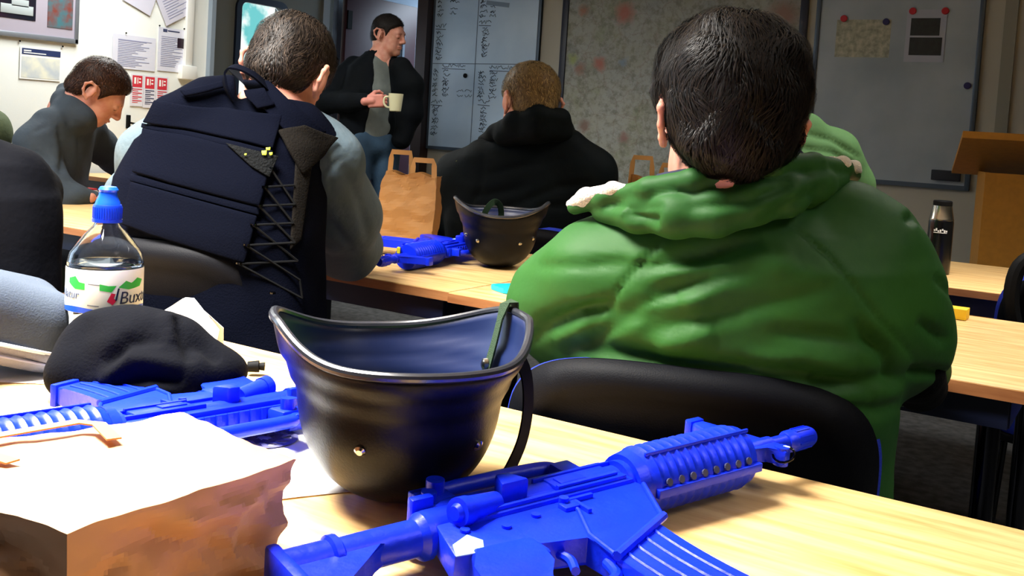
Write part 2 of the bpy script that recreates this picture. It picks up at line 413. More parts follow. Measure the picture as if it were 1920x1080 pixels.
# ------------------------------------------------------------------ tables
def table(label, x0, x1, y0, y1, group=None, legs=True):
    t = thing('table', label, 'table', ((x0+x1)/2, (y0+y1)/2, 0), group=group); w, d = x1-x0, y1-y0
    b = B(); b.box((0, 0, .7185), (w, d, .023), bev=.0025); o = b.done('tabletop', M['top'], t)
    b = B()
    for s in (-1, 1): b.box((0, s*(d/2+.0006), .7175), (w, .0012, .02)); b.box((s*(w/2+.0006), 0, .7175), (.0012, d, .02))
    b.done('edge_band', M['topedge'], t)
    b = B()
    for s in (-1, 1): b.box((0, s*(d/2-.035), .681), (w-.06, .025, .052)); b.box((s*(w/2-.04), 0, .681), (.025, d-.07, .052))
    b.done('frame', M['frame'], t)
    for sx in (-1, 1):
        for sy in (-1, 1):
            B().tube([(sx*(w/2-.06), sy*(d/2-.05), 0), (sx*(w/2-.06), sy*(d/2-.05), .66)], .019, 16).done('leg', M['chrome'], t)
    return t
YA, YB, YC, YD = 1.132, 1.832, 3.10, 3.87
table('beech table nearest the camera, under the paper bag and fleece', -2.46, -.862, .38, YA)
table('beech table under the big helmet and the nearest blue rifle', -.858, .80, .38, YA)
table('beech table in the second row holding the paper bag and small helmet', -3.3, -1.306, YB, 2.60)
table('beech table in the second row in front of the green jacket', -1.30, -.14, YB-.01, 2.59)
table('beech table by the white wall behind the man looking down', -4.74, -3.5, YC+.1, YD+.1)
table('beech table in the third row holding the flask', -2.1, -.46+1.15, YC, YD)

# ------------------------------------------------------------------ things on the far wall (plane facing -Y)
def scrawl(b, p0, p1, n=5, h=None):
    """one handwritten word between two points of a wall plane y=const, as thin raised strokes"""
    p0 = Vector(p0); p1 = Vector(p1); w = p1.x-p0.x; hh = h or .02; pts = []
    k = max(4, int(w/.009))
    for i in range(k+1):
        pts.append((p0.x+w*i/k+random.uniform(-.003, .003), p0.y, p0.z+(p1.z-p0.z)*i/k+random.uniform(-.5, .5)*hh))
    b.ribbon(pts, .0042, .0008, (0, 1, 0))
def wlist(b, a, z1, wd, n):
    a = Vector(a); dz = (a.z-z1)/max(n-1, 1)
    for i in range(n):
        x = a.x+random.uniform(-.005, .005); w = wd*random.uniform(.7, 1.15); z = a.z-dz*i
        scrawl(b, (x, a.y, z), (x+w, a.y, z), h=.026)
        if random.random() < .5: scrawl(b, (x, a.y, z), (x+w*.6, a.y, z), h=.03)
def board(label, x0, x1, z0, z1, surf, fr, ft=.022, cat='whiteboard'):
    t = thing('whiteboard' if cat == 'whiteboard' else 'wall_map', label, cat, ((x0+x1)/2, YF, z0))
    w, h = x1-x0, z1-z0
    B().box((0, -.008, h/2), (w, .014, h)).done('surface', surf, t)
    b = B()
    for s in (-1, 1): b.box((s*(w/2-ft/2), -.012, h/2), (ft, .024, h), bev=.002)
    for z in (ft/2, h-ft/2): b.box((0, -.0125, z), (w-2*ft, .024, ft))
    b.done('frame', fr, t); return t
wbm = mat('whiteboard_enamel_daylit', 'c6dcf2', .32, nscale=3, color2='b4cde6')  # blue daylight from the doorway put into the board colour
wbm2 = mat('whiteboard_enamel_smeared', 'a9b3ba', .4, nscale=2.2, color2='8f9ba3')
wb1 = board('whiteboard covered in columns of handwritten names beside the doorway', -4.405, -3.505, .925, 2.3, wbm, M['wbframe'])
b = B(); yw = 5.784; ox = wb1.location
Wl = [((-4.362, 5.784, 1.965), (-4.355, 5.784, 1.871), .045, 4), ((-4.255, 5.784, 1.963), (-4.249, 5.784, 1.885), .07, 3), ((-4.360, 5.784, 1.744), (-4.356, 5.784, 1.564), .05, 8),
      ((-4.369, 5.784, 1.477), (-4.371, 5.784, 1.315), .05, 7), ((-4.285, 5.784, 1.479), (-4.282, 5.784, 1.310), .055, 8), ((-4.360, 5.784, 1.224), (-4.361, 5.784, 1.035), .055, 8),
      ((-4.001, 5.784, 1.960), (-3.998, 5.784, 1.861), .05, 4), ((-3.915, 5.784, 1.926), (-3.914, 5.784, 1.861), .05, 3), ((-3.970, 5.784, 1.781), (-3.970, 5.784, 1.595), .055, 9),
      ((-3.979, 5.784, 1.474), (-3.972, 5.784, 1.313), .055, 7), ((-3.886, 5.784, 1.477), (-3.883, 5.784, 1.309), .06, 8), ((-3.948, 5.784, 1.234), (-3.951, 5.784, 1.035), .055, 8)]
def onwb(b, name, m):
    o = b.done(name, m, None); o.parent = wb1; o.matrix_parent_inverse = Matrix.Translation(-wb1.location)
for a, z, wd, n in Wl:
    b = B(); wlist(b, a, z[2], wd, n); onwb(b, 'handwritten_list', M['ink'])
b = B()
for a, wd in (((-4.373, 5.784, 1.796), .09), ((-4.297, 5.784, 1.520), .2), ((-4.377, 5.784, 1.261), .1), ((-4.004, 5.784, 1.821), .1), ((-3.893, 5.784, 1.513), .2), ((-3.973, 5.784, 1.277), .1)):
    b = B(); scrawl(b, a, (a[0]+wd, a[1], a[2]), h=.03); b.ribbon([(a[0], a[1], a[2]-.024), (a[0]+wd, a[1], a[2]-.027)], .004, .0008, (0, 1, 0)); onwb(b, 'handwritten_heading', M['ink'])
b = B(); v0, v1 = (-4.015, 5.784, 1.971), (-3.988, 5.784, 0.926); b.ribbon([(v0[0], yw, 2.27), (v0[0], yw, v1[2]+.0)], .005, .0008, (0, 1, 0))
h0 = (-4.396, 5.784, 1.529); b.ribbon([(-4.38, yw, h0[2]), (-3.53, yw, h0[2]+.01)], .005, .0008, (0, 1, 0))
for a in ((-4.159, 5.784, 1.344), (-4.086, 5.784, 1.346), (-4.157, 5.784, 1.311), (-4.084, 5.784, 1.313)): scrawl(b, a, (a[0]+.055, a[1], a[2]), h=.02)
o = b.done('ruled_lines', mat('faded_marker', '5a6a80', .7), None); o.parent = wb1; o.matrix_parent_inverse = Matrix.Translation(-wb1.location)
b = B(); b.ribbon([(-3.952, 5.784, 1.952), (-3.764, 5.784, 1.931)], .03, .0006, (0, 1, 0)); o = b.done('smudge', mat('wiped_ink_smudge', '7f93a8', .7), None); o.parent = wb1; o.matrix_parent_inverse = Matrix.Translation(-wb1.location)
def disc(name, c, r, t, m, label, cat, group=None):
    b = B(); b.lathe([(r*.86, 0), (r, t*.25), (r, t*.8), (r*.85, t)], 20); o = b.done(name, m); o.matrix_world = Matrix.Translation(c) @ Matrix.Rotation(PI/2, 4, 'X'); return tag(o, label, cat, group)
disc('magnet', (-4.091, 5.786, 1.450), .016, .01, M['black'], 'small black round magnet on the handwritten whiteboard', 'magnet')
# wall map: printed road and relief sheet
m = bpy.data.materials.new('printed_road_map'); m.use_nodes = True; N = m.node_tree.nodes; L = m.node_tree.links; bs = N['Principled BSDF']; bs.inputs['Roughness'].default_value = .45
tc = N.new('ShaderNodeTexCoord')
def ramp(src, stops):
    r = N.new('ShaderNodeValToRGB'); L.new(src, r.inputs[0]); e = r.color_ramp.elements
    while len(e) < len(stops): e.new(.5)
    for k, (p, c) in enumerate(stops): e[k].position = p; e[k].color = srgb(c)
    return r.outputs[0]
def mixc(a, bb, fac, mode='MIX'):
    x = N.new('ShaderNodeMix'); x.data_type = 'RGBA'; x.blend_type = mode
    for s, v in ((x.inputs[0], fac), (x.inputs[6], a), (x.inputs[7], bb)):
        if hasattr(v, 'links'): L.new(v, s)
        else: s.default_value = v
    return x.outputs[2]
n1 = N.new('ShaderNodeTexNoise'); n1.inputs['Scale'].default_value = 3.2; n1.inputs['Detail'].default_value = 8; n1.inputs['Roughness'].default_value = .7; L.new(tc.outputs['Object'], n1.inputs[0])
base = ramp(n1.outputs[0], [(.3, '7f8582'), (.45, '979a94'), (.55, '95968a'), (.7, '7f8a68')])
n2 = N.new('ShaderNodeTexNoise'); n2.inputs['Scale'].default_value = 22; n2.inputs['Detail'].default_value = 6; n2.inputs['Roughness'].default_value = .75; L.new(tc.outputs['Object'], n2.inputs[0])
vor = N.new('ShaderNodeTexVoronoi'); vor.feature = 'DISTANCE_TO_EDGE'; vor.inputs['Scale'].default_value = 7
dn = N.new('ShaderNodeMixRGB'); dn.inputs[0].default_value = .12; L.new(tc.outputs['Object'], dn.inputs[1]); L.new(n1.outputs[1], dn.inputs[2]); L.new(dn.outputs[0], vor.inputs['Vector'])
c1 = mixc(base, srgb('54553f'), ramp(n2.outputs[0], [(.46, '000000'), (.62, 'cccccc')]))
c2 = mixc(c1, srgb('6c4f44'), ramp(vor.outputs['Distance'], [(.0, 'aaaaaa'), (.02, '000000')]))
last = c2
for (px_, rad, cc) in (((-2.896, 5.790, 1.871), .09, 'a5492c'), ((-3.049, 5.790, 1.551), .06, 'a5492c'), ((-3.187, 5.790, 1.891), .05, '9a5a40'), ((-3.190, 5.790, 1.514), .05, '8c5a45'), ((-2.887, 5.790, 1.560), .045, '6b8296'), ((-3.135, 5.790, 1.154), .05, '6e4a3c'), ((-3.247, 5.790, 1.581), .05, '93a050'), ((-2.843, 5.790, 1.084), .05, '7e4f4a'), ((-1.878, 5.790, 1.848), .12, '8a5c46')):
    vs = N.new('ShaderNodeVectorMath'); vs.operation = 'DISTANCE'; L.new(tc.outputs['Object'], vs.inputs[0]); vs.inputs[1].default_value = (px_[0]+2.541, -.01, px_[2]-.6)
    ad = N.new('ShaderNodeMath'); ad.operation = 'MULTIPLY_ADD'; ad.inputs[1].default_value = .12; L.new(n2.outputs[0], ad.inputs[0]); L.new(vs.outputs['Value'], ad.inputs[2])
    mr = N.new('ShaderNodeMapRange'); mr.inputs[1].default_value = .06+rad; mr.inputs[2].default_value = .06+rad*.25; mr.inputs[3].default_value = 0; mr.inputs[4].default_value = .8
    L.new(ad.outputs[0], mr.inputs[0]); last = mixc(last, srgb(cc), mr.outputs[0])
L.new(last, bs.inputs['Base Color'])
mp_ = board('large framed wall map of roads and towns in the middle of the far wall', -3.345, -1.737, .6, 2.35, m, mat('navy_map_frame', '10162c', .4), .045, 'map')
wb2 = board('empty smeared whiteboard with magnets at the right of the far wall', -1.69, -.815, .925, 2.3, wbm2, M['wbframe'], .025)
def sheet(name, c0, c1, m, label, cat, t=.001, group=None, mats=None):
    (xa, y, za), (xb, _, zb) = c0, c1; o = B().box((0, 0, 0), (abs(xb-xa), t, abs(za-zb))).done(name, m); o.location = ((xa+xb)/2, y, (za+zb)/2); return tag(o, label, cat, group)
mm = mat('printed_map_extract', 'bdbaa4', .6, nscale=34, color2='8d8f7c'); 
sheet('map_sheet', (-1.571, 5.785, 1.824), (-1.278, 5.785, 1.617), mm, 'small printed map extract held by a red and a blue magnet', 'map')
t = sheet('photo_sheet', (-1.199, 5.782, 1.876), (-0.998, 5.782, 1.596), mat('photo_paper_grey', 'aaaebb', .5), 'white sheet with two dark photographs held by two red magnets', 'paper')
dm = mat('dark_print', '15201c', .4, nscale=30, color2='040808'); cx = t.location
for a, c in (((-1.176, 5.781, 1.830), (-1.028, 5.781, 1.737)), ((-1.176, 5.781, 1.727), (-1.012, 5.781, 1.632))):
    o = B().box(((a[0]+c[0])/2-cx.x, -.0012, (a[2]+c[2])/2-cx.z), (c[0]-a[0], .001, a[2]-c[2])).done('photograph', dm, t)
disc('magnet', (-1.534, 5.786, 1.830), .019, .012, M['red'], 'red round magnet at the corner of the small map extract', 'magnet')
disc('magnet', (-1.306, 5.786, 1.811), .018, .012, M['navy'], 'dark blue round magnet at the corner of the small map extract', 'magnet')
disc('magnet', (-1.172, 5.786, 1.868), .019, .012, M['red'], 'left red magnet above the sheet with two dark photographs', 'magnet')
disc('magnet', (-1.008, 5.786, 1.867), .019, .012, M['red'], 'right red magnet above the sheet with two dark photographs', 'magnet')
disc('magnet', (-0.868, 5.786, 1.476), .018, .012, M['navy'], 'dark blue magnet alone near the right frame of the whiteboard', 'magnet')
a, c = (-1.004, 5.770, 1.016), (-0.860, 5.770, 0.971); o = B().box((0, 0, 0), (c[0]-a[0], .03, .055), bev=.004).done('board_eraser', mat('eraser_charcoal', '1d212b', .7)); o.location = ((a[0]+c[0])/2, 5.77, (a[2]+c[2])/2+.005); tag(o, 'dark board eraser stuck low on the right whiteboard', 'eraser')
# ------------------------------------------------------------------ things on the white side wall (plane facing +X)
def lsheet(name, c0, c1, m, label, cat, tilt=0, t=.001, x=-4.794):
    (_, ya, za), (_, yb, zb) = c0, c1; o = B().box((0, 0, 0), (t, abs(yb-ya), abs(za-zb))).done(name, m); o.location = (x, (ya+yb)/2, (za+zb)/2); o.rotation_euler = (tilt, 0, 0); return tag(o, label, cat)
def lines(par, name, rects, m, dx=.0012):
    """printed blocks on a sheet in fractions of its size (y0,z0,y1,z1), z downwards"""
    d = par.dimensions; ys, zs = d.y, d.z; b = B()
    for y0, q0, y1, q1 in rects: b.box((dx, (y0+y1-1)*ys/2, (1-q0-q1)*zs/2), (.0006, (y1-y0)*ys, (q1-q0)*zs))
    return b.done(name, m, par)
tx = mat('grey_print', '8e90ae', .7); txd = mat('dark_print_text', '3b4264', .7); txr = mat('red_print', 'cf3040', .6)
pic = thing('picture_frame', 'silver framed poster of vehicles at the top left of the white wall', 'picture', (-4.8, 2.95, 1.40))
B().box((.008, 0, .45), (.012, .60, .88)).done('backing', mat('poster_cloudy', 'a8a0ae', .4), pic)
b = B(); b.box((.01, 0, .012), (.022, .62, .026), bev=.003); b.box((.01, .30, .45), (.022, .022, .9), bev=.003); b.box((.01, -.30, .45), (.022, .022, .9)); b.box((.01, 0, .89), (.022, .62, .022)); b.done('frame', mat('silver_frame', '9aa0aa', .35, metal=.6), pic)
b = B(); b.box((.0155, -.03, .28), (.003, .2, .38)); b.done('dark_photograph', mat('poster_dark_photo', '2a1828', .3, nscale=14, color2='141824'), pic)
b = B(); b.box((.0155, .205, .25), (.003, .14, .36)); b.done('harbour_photograph', mat('poster_teal_photo', '46707a', .3, nscale=22, color2='7a4038'), pic)
b = B(); b.box((.018, -.03, .135), (.004, .17, .045), bev=.001); b.box((.018, -.015, .168), (.004, .09, .035), bev=.001); b.done('white_car_print', mat('poster_pale_car', 'aeb6b8', .3), pic)
p = lsheet('poster', (-4.794, 2.950, 1.360), (-4.794, 3.174, 1.199), M['paper'], 'small poster with a dark blue heading and a pale map below the framed picture', 'poster')
lines(p, 'heading', [(.04, .05, .98, .24)], mat('navy_print', '1b2c5c', .6)); lines(p, 'heading_text', [(.08, .1, .26, .14), (.08, .17, .62, .2)], M['white'], .002)
lines(p, 'map_print', [(.04, .3, .97, .95)], mat('pale_map_print', 'e6e4d2', .6, nscale=14, color2='bcc4cc'))
p = lsheet('notice', (-4.794, 3.475, 1.482), (-4.794, 3.753, 1.298), mat('laminated_paper', 'dcdcea', .3), 'landscape notice of grey text in a plastic wallet on the white wall', 'notice')
lines(p, 'printed_text', [(.12, .16+.05*k, .3+.6*random.random()**.5, .18+.05*k) for k in range(16)]+[(.12, .14, .9, .16)], tx)
p = lsheet('notice', (-4.794, 3.770, 1.551), (-4.794, 3.961, 1.306), mat('laminated_paper', 'dcdcea', .3), 'portrait notice with a dark emblem and a small portrait photograph', 'notice')
lines(p, 'printed_text', [(.1, .2+.042*k, .4+.5*random.random()**.5, .215+.042*k) for k in range(17)], tx); lines(p, 'emblem', [(.15, .03, .3, .1), (.32, .05, .75, .08)], txd); lines(p, 'portrait_photograph', [(.68, .2, .95, .43)], mat('small_dark_photo', '2a1a28', .4), .002)
lsheet('sheet_of_paper', (-4.790, 3.544, 1.812), (-4.790, 3.741, 1.631), mat('paper_shaded', 'd2d0e0', .6), 'loose sheet of paper hanging crooked at the top of the white wall, the left one', 'paper', -.35, x=-4.79)
p = lsheet('sheet_of_paper', (-4.785, 3.741, 1.844), (-4.785, 3.961, 1.598), mat('paper_shaded', 'd2d0e0', .6), 'printed sheet hanging crooked above the portrait notice', 'paper', .5, x=-4.785)
lines(p, 'printed_text', [(.15, .1+.06*k, .5+.4*random.random(), .115+.06*k) for k in range(14)], tx)
for k, lab in enumerate(('left of the three red and white safety notices under the landscape notice', 'middle one of the three red and white safety notices', 'right of the three red and white safety notices under the portrait notice')):
    a = [(-4.794, 3.599, 1.274), (-4.794, 3.683, 1.272), (-4.794, 3.765, 1.272)][k]; c = [(-4.794, 3.681, 1.097), (-4.794, 3.763, 1.092), (-4.794, 3.848, 1.090)][k]
    p = lsheet('safety_notice', a, c, mat('notice_white', 'e2e0ea', .4), lab, 'notice'); p['group'] = 'fire safety notices'
    lines(p, 'red_panel', [(.12, .04, .9, .4)], txr); lines(p, 'white_symbols', [(.25, .1, .4, .3), (.5, .1, .56, .3), (.62, .12, .78, .16), (.62, .22, .78, .27)], M['white'], .002)
    lines(p, 'printed_rows', [(.15, .45+.12*j, .9, .48+.12*j) for j in range(4)]+[(.15, .51+.12*j, .6, .53+.12*j) for j in range(4)], txr if k != 1 else txd)
c = thing('socket_box', 'white surface socket box at the bottom of the trunking on the white wall', 'socket', (XL, 3.97, 1.27))
B().box((.02, 0, .04), (.04, .11, .08), bev=.006).done('box', M['white'], c); B().box((.015, .0, .58), (.03, .05, 1.0), bev=.003).done('trunking', M['white'], c)
c = thing('door_latch', 'small dark metal latch fixed to the white wall under the safety notices', 'latch', (-4.800, 3.588, 1.009))
B().box((.012, 0, .0), (.02, .018, .075), bev=.003).done('latch_plate', M['black'], c); B().tube([(.03, 0, -.005), (.045, .035, -.012)], .006, 8).done('lever', M['chrome'], c)
for k, (a) in enumerate(((-4.792, 2.945, 1.383), (-4.792, 3.178, 1.380), (-4.792, 3.771, 1.557), (-4.792, 3.942, 1.559), (-4.792, 3.952, 1.305), (-4.792, 3.554, 1.491))):
    o = B().lathe([(.004, 0), (.005, .004), (.003, .006)], 10).done('drawing_pin', M['black']); o.matrix_world = Matrix.Translation(a) @ Matrix.Rotation(PI/2, 4, 'Y'); tag(o, 'tiny dark drawing pin in the white wall at a notice corner', 'pin', 'drawing pins on the white wall')
# ------------------------------------------------------------------ lectern
t = thing('lectern', 'tall oak lectern with a sloping overhanging top at the right', 'lectern', (-.20, 5.22, 0), math.radians(12))
for s in (-1, 1): B().box((s*.475, 0, .52), (.022, .42, 1.04)).done('side_panel', M['lectern'], t)
B().box((0, -.2, .52), (.95, .022, 1.04)).done('front_panel', M['lectern'], t)
b = B(); b.prism([(-.34, 1.215), (.24, 1.04), (.24, 1.02), (-.34, 1.185)], -.60, .60, Matrix(((0, 0, 1, 0), (1, 0, 0, 0), (0, 1, 0, 0), (0, 0, 0, 1)))); b.done('sloping_top', M['lectern'], t)

# ------------------------------------------------------------------ blue training rifle: x to the muzzle, y up through the sights, z out of its right side
M['blue'] = mat('moulded_blue_rubber', '0b2ef0', .36, bump=.12, bscale=60, nscale=9, color2='0a24d0', spec=.3)
M['scuff'] = mat('pale_scuff', '8fb4e8', .6)
def rifle(label):
    t = thing('training_rifle', label, 'training rifle', group=None); m = M['blue']; c = .034
    z0, z1 = c-.012, c+.012
    # upper and lower receiver in one moulding
    b = B()
    b.prism([(0, -.022), (.0, .018), (.015, .026), (.195, .026), (.2, .018), (.2, -.022)], c-.016, c+.016, bev=.003)
    b.prism([(-.03, -.06), (-.012, .0), (.2, .0), (.203, -.03), (.168, -.088), (.084, -.122), (.086, -.085), (.05, -.078), (.03, -.072)], z0, z1, bev=.002)
    b.tube([(-.018, .004, c), (.2, .004, c)], .0185, 20)
    b.tube([(.197, .0, c), (.206, .0, c)], .024, 24)
    b.box((.1, .0265, c), (.19, .008, .02), bev=.0015)
    for k in range(13): b.box((.012+.0145*k, .031, c), (.006, .004, .021))
    # ridges along the side: fence, ejection port cover, magazine-well flare, pins
    b.box((.107, -.0165, c+.0165), (.17, .004, .006), bev=.001); b.box((.15, .013, c+.0175), (.094, .003, .006), bev=.001)
    b.box((.148, -.002, c+.0175), (.07, .024, .005), bev=.0015); b.box((.148, -.012, c+.0205), (.072, .004, .003)); b.box((.135, -.002, c+.0205), (.03, .013, .0022), bev=.0008)
    b.tube([(.17, -.089, c+.013), (.082, -.124, c+.013)], .0042, 8); b.tube([(.17, -.089, c-.013), (.082, -.124, c-.013)], .0042, 8)
    b.tube([(.083, -.122, c+.0125), (.088, -.085, c+.0125), (.11, -.045, c+.0125), (.112, -.02, c+.0125)], .0024, 8); b.tube([(.169, -.088, c+.0125), (.203, -.03, c+.0125)], .0024, 8)
    b.box((.107, -.036, c+.013), (.018, .012, .006), bev=.0015); b.box((.125, -.028, c+.014), (.03, .0035, .004)); b.tube([(.105, -.03, c+.008), (.105, -.03, c+.02)], .0045, 12)
    b.box((.116, -.042, c+.0135), (.004, .022, .005))
    for x, y in ((.07, -.035), (.035, -.04), (.0, -.03)): b.tube([(x, y, c+.01), (x, y, c+.0145)], .0042, 12)
    b.done('receiver', m, t)
    b = B(); b.prism([(.052, -.008), (.083, -.008), (.073, .012), (.06, .014)], c+.012, c+.034, bev=.003); b.done('case_deflector', m, t)
    b = B(); b.tube([(.048, -.006, c+.017), (.012, -.014, c+.021)], [.010, .0115], 18); b.tube([(.012, -.014, c+.021), (.001, -.0165, c+.0225)], [.0125, .0125], 18); b.tube([(.001, -.0165, c+.0225), (-.003, -.0172, c+.0228)], [.008, .006], 18); b.done('forward_assist', m, t)
    b = B(); b.box((-.012, .02, c), (.022, .009, .05), bev=.002); b.box((.0, .018, c), (.02, .008, .018)); b.done('charging_handle', m, t)
    # carrying handle with rear sight
    b = B(); h = .066
    b.tube(cat_rom([(.012, .03, c), (.014, .046, c), (.028, h, c), (.09, h+.002, c), (.15, h, c), (.166, h-.008, c), (.172, .034, c)], 5), .0075, 12)
    b.box((.17, .043, c), (.024, .026, .02), bev=.003); b.box((.02, .046, c), (.034, .03, .02), bev=.004)
    b.tube([(.022, .05, c), (.022, .05, c+.022)], .0085, 18); b.tube([(.008, .038, c), (.008, .038, c+.018)], .007, 18); b.box((.016, .064, c), (.02, .012, .014), bev=.002)
    b.done('carrying_handle', m, t)
    # ribbed handguard with heat-shield holes
    b = B(); prof = []
    b.tube([(.204, 0, c), (.216, 0, c)], [.029, .031], 28)
    pts, rs = [(.216, 0, c)], [.030]
    for k in range(12):
        x = .222+.0118*k; pts += [(x, 0, c), (x+.004, 0, c), (x+.008, 0, c)]; rs += [.0318, .0338, .0318]
    pts.append((.368, 0, c)); rs.append(.031); b.tube(pts, rs, 32)
    for s in (-1, 1): b.box((.295, s*.0335, c), (.15, .006, .009), bev=.001)
    b.box((.295, -.012, c+.0315), (.15, .003, .004), bev=.001)
    o = b.done('handguard', m, t)
    b = B()
    for k in range(8): b.tube([(.236+.0165*k, -.0318, c+.0085), (.236+.0165*k, -.0335, c+.0092)], .0038, 10)
    b.done('vent_holes', mat('dusty_vent_hole', '3a3f66', .8) if 'vent' not in M else M['vent'], o)
    # front sight base, barrel, flash hider
    b = B(); b.prism([(.372, -.012), (.374, .022), (.384, .082), (.400, .084), (.410, .03), (.428, -.012), (.424, -.03), (.41, -.034), (.405, -.012)], c-.008, c+.008, bev=.003); b.box((.392, .080, c), (.022, .010, .020), bev=.002); b.tube([(.416, -.024, c-.01), (.416, -.024, c+.01)], .008, 12); b.done('front_sight', m, t)
    b = B(); b.tube([(.36, 0, c), (.425, 0, c), (.427, 0, c), (.456, 0, c)], [.011, .011, .009, .009], 18); b.tube([(.452, 0, c), (.456, 0, c), (.492, 0, c), (.498, 0, c)], [.010, .0122, .0122, .010], 20)
    for k in range(5): b.box((.477, 0, c), (.024, .026, .002), rot=Matrix.Rotation(k*PI/5, 3, 'X'))
    b.done('barrel', m, t)
    b = B(); R = [Vector((.412+.009*math.cos(a), -.03+.012*math.sin(a), c+.004+.006*math.cos(a))) for a in np.linspace(0, 2*PI, 16)[:-1]]; b.tube(R, .0014, 6, closed=True); b.done('sling_ring', M['chrome'], t)
    # curved magazine with long ribs
    b = B(); n = 12; L_, Rr = [], []
    for k in range(n+1):
        s = k/n; Rr.append((.163-.026*s+.022*s*s, -.075-.135*s)); L_.append((.088-.022*s+.024*s*s, -.10-.14*s))
    b.prism(Rr+L_[::-1], c-.0105, c+.0105, bev=.0025)
    for f in (.16, .38, .6, .82):
        P = [(Rr[k][0]*f+L_[k][0]*(1-f), Rr[k][1]*f+L_[k][1]*(1-f), c+.0105) for k in range(2, n)]; b.tube(P, .0019, 6)
        P = [(p[0], p[1], c-.0105) for p in P]; b.tube(P, .0019, 6)
    e0, e1 = Vector((*L_[-1], c)), Vector((*Rr[-1], c)); mid = (e0+e1)/2; b.box(mid+Vector((.001, -.004, 0)), ((e1-e0).length+.006, .009, .027), rot=Matrix.Rotation(math.atan2(e1.y-e0.y, e1.x-e0.x), 3, 'Z'), bev=.002)
    b.done('magazine', m, t)
    # pistol grip, trigger, guard
    b = B(); b.prism([(.045, -.06), (-.015, -.055), (-.022, -.085), (-.058, -.165), (-.022, -.178), (-.008, -.155), (.016, -.115), (.03, -.1), (.045, -.09)], c-.0135, c+.0135, bev=.006); b.done('pistol_grip', m, t)
    b = B(); b.tube(cat_rom([(.03, -.08, c), (.026, -.105, c), (.036, -.128, c), (.058, -.136, c), (.078, -.13, c), (.086, -.11, c)], 5), .0048, 10); b.tube(cat_rom([(.06, -.075, c), (.062, -.092, c), (.054, -.108, c)], 4), .004, 8); b.done('trigger_guard', m, t)
    # buffer tube and collapsed stock
    b = B(); b.tube([(-.018, .0, c), (-.024, 0, c), (-.03, 0, c), (-.11, 0, c)], [.02, .02, .0155, .0155], 20); b.tube([(-.098, 0, c), (-.101, 0, c), (-.107, 0, c), (-.109, 0, c), (-.146, 0, c)], [.0155, .0195, .0195, .0165, .0165], 20)
    b.prism([(-.055, -.008), (-.14, -.008), (-.144, .016), (-.152, .016), (-.154, -.1), (-.144, -.105), (-.136, -.09), (-.12, -.05), (-.09, -.026)], c-.010, c+.010, bev=.003); b.prism([(-.142, .018), (-.154, .018), (-.156, -.105), (-.144, -.107)], c-.017, c+.017, bev=.004)
    b.done('stock', m, t)
    b = B(); b.prism([(-.022, -.045), (-.002, -.036), (.004, -.05), (-.006, -.066), (-.03, -.062)], c+.0118, c+.0126); b.done('scuffed_patch', M['scuff'], t)
    return t
r1 = rifle('blue training rifle lying in front of the big helmet, the nearest one')
r1.location = (-.480, .686, .7255); r1.rotation_euler = (math.radians(3.2), math.radians(-1.6), math.radians(69.6))
r2 = copy_tree(r1); r2['label'] = 'blue training rifle half hidden under the flat paper bag and behind the big helmet'
r2.location = (-.838, .845, .726); r2.rotation_euler = (math.radians(3.2), math.radians(-1.6), math.radians(262))
r3 = copy_tree(r1); r3['label'] = 'blue training rifle on the second table beside the small helmet'
r3.location = (-1.616, 2.358, .7305); r3.rotation_euler = (0, 0, math.radians(278.8))
B().box((.37, -.02, .05), (.02, .008, .014), rot=Matrix.Rotation(.4, 3, 'Z')).done('yellow_paint_mark', mat('yellow_paint', 'e8e020', .5), r3)

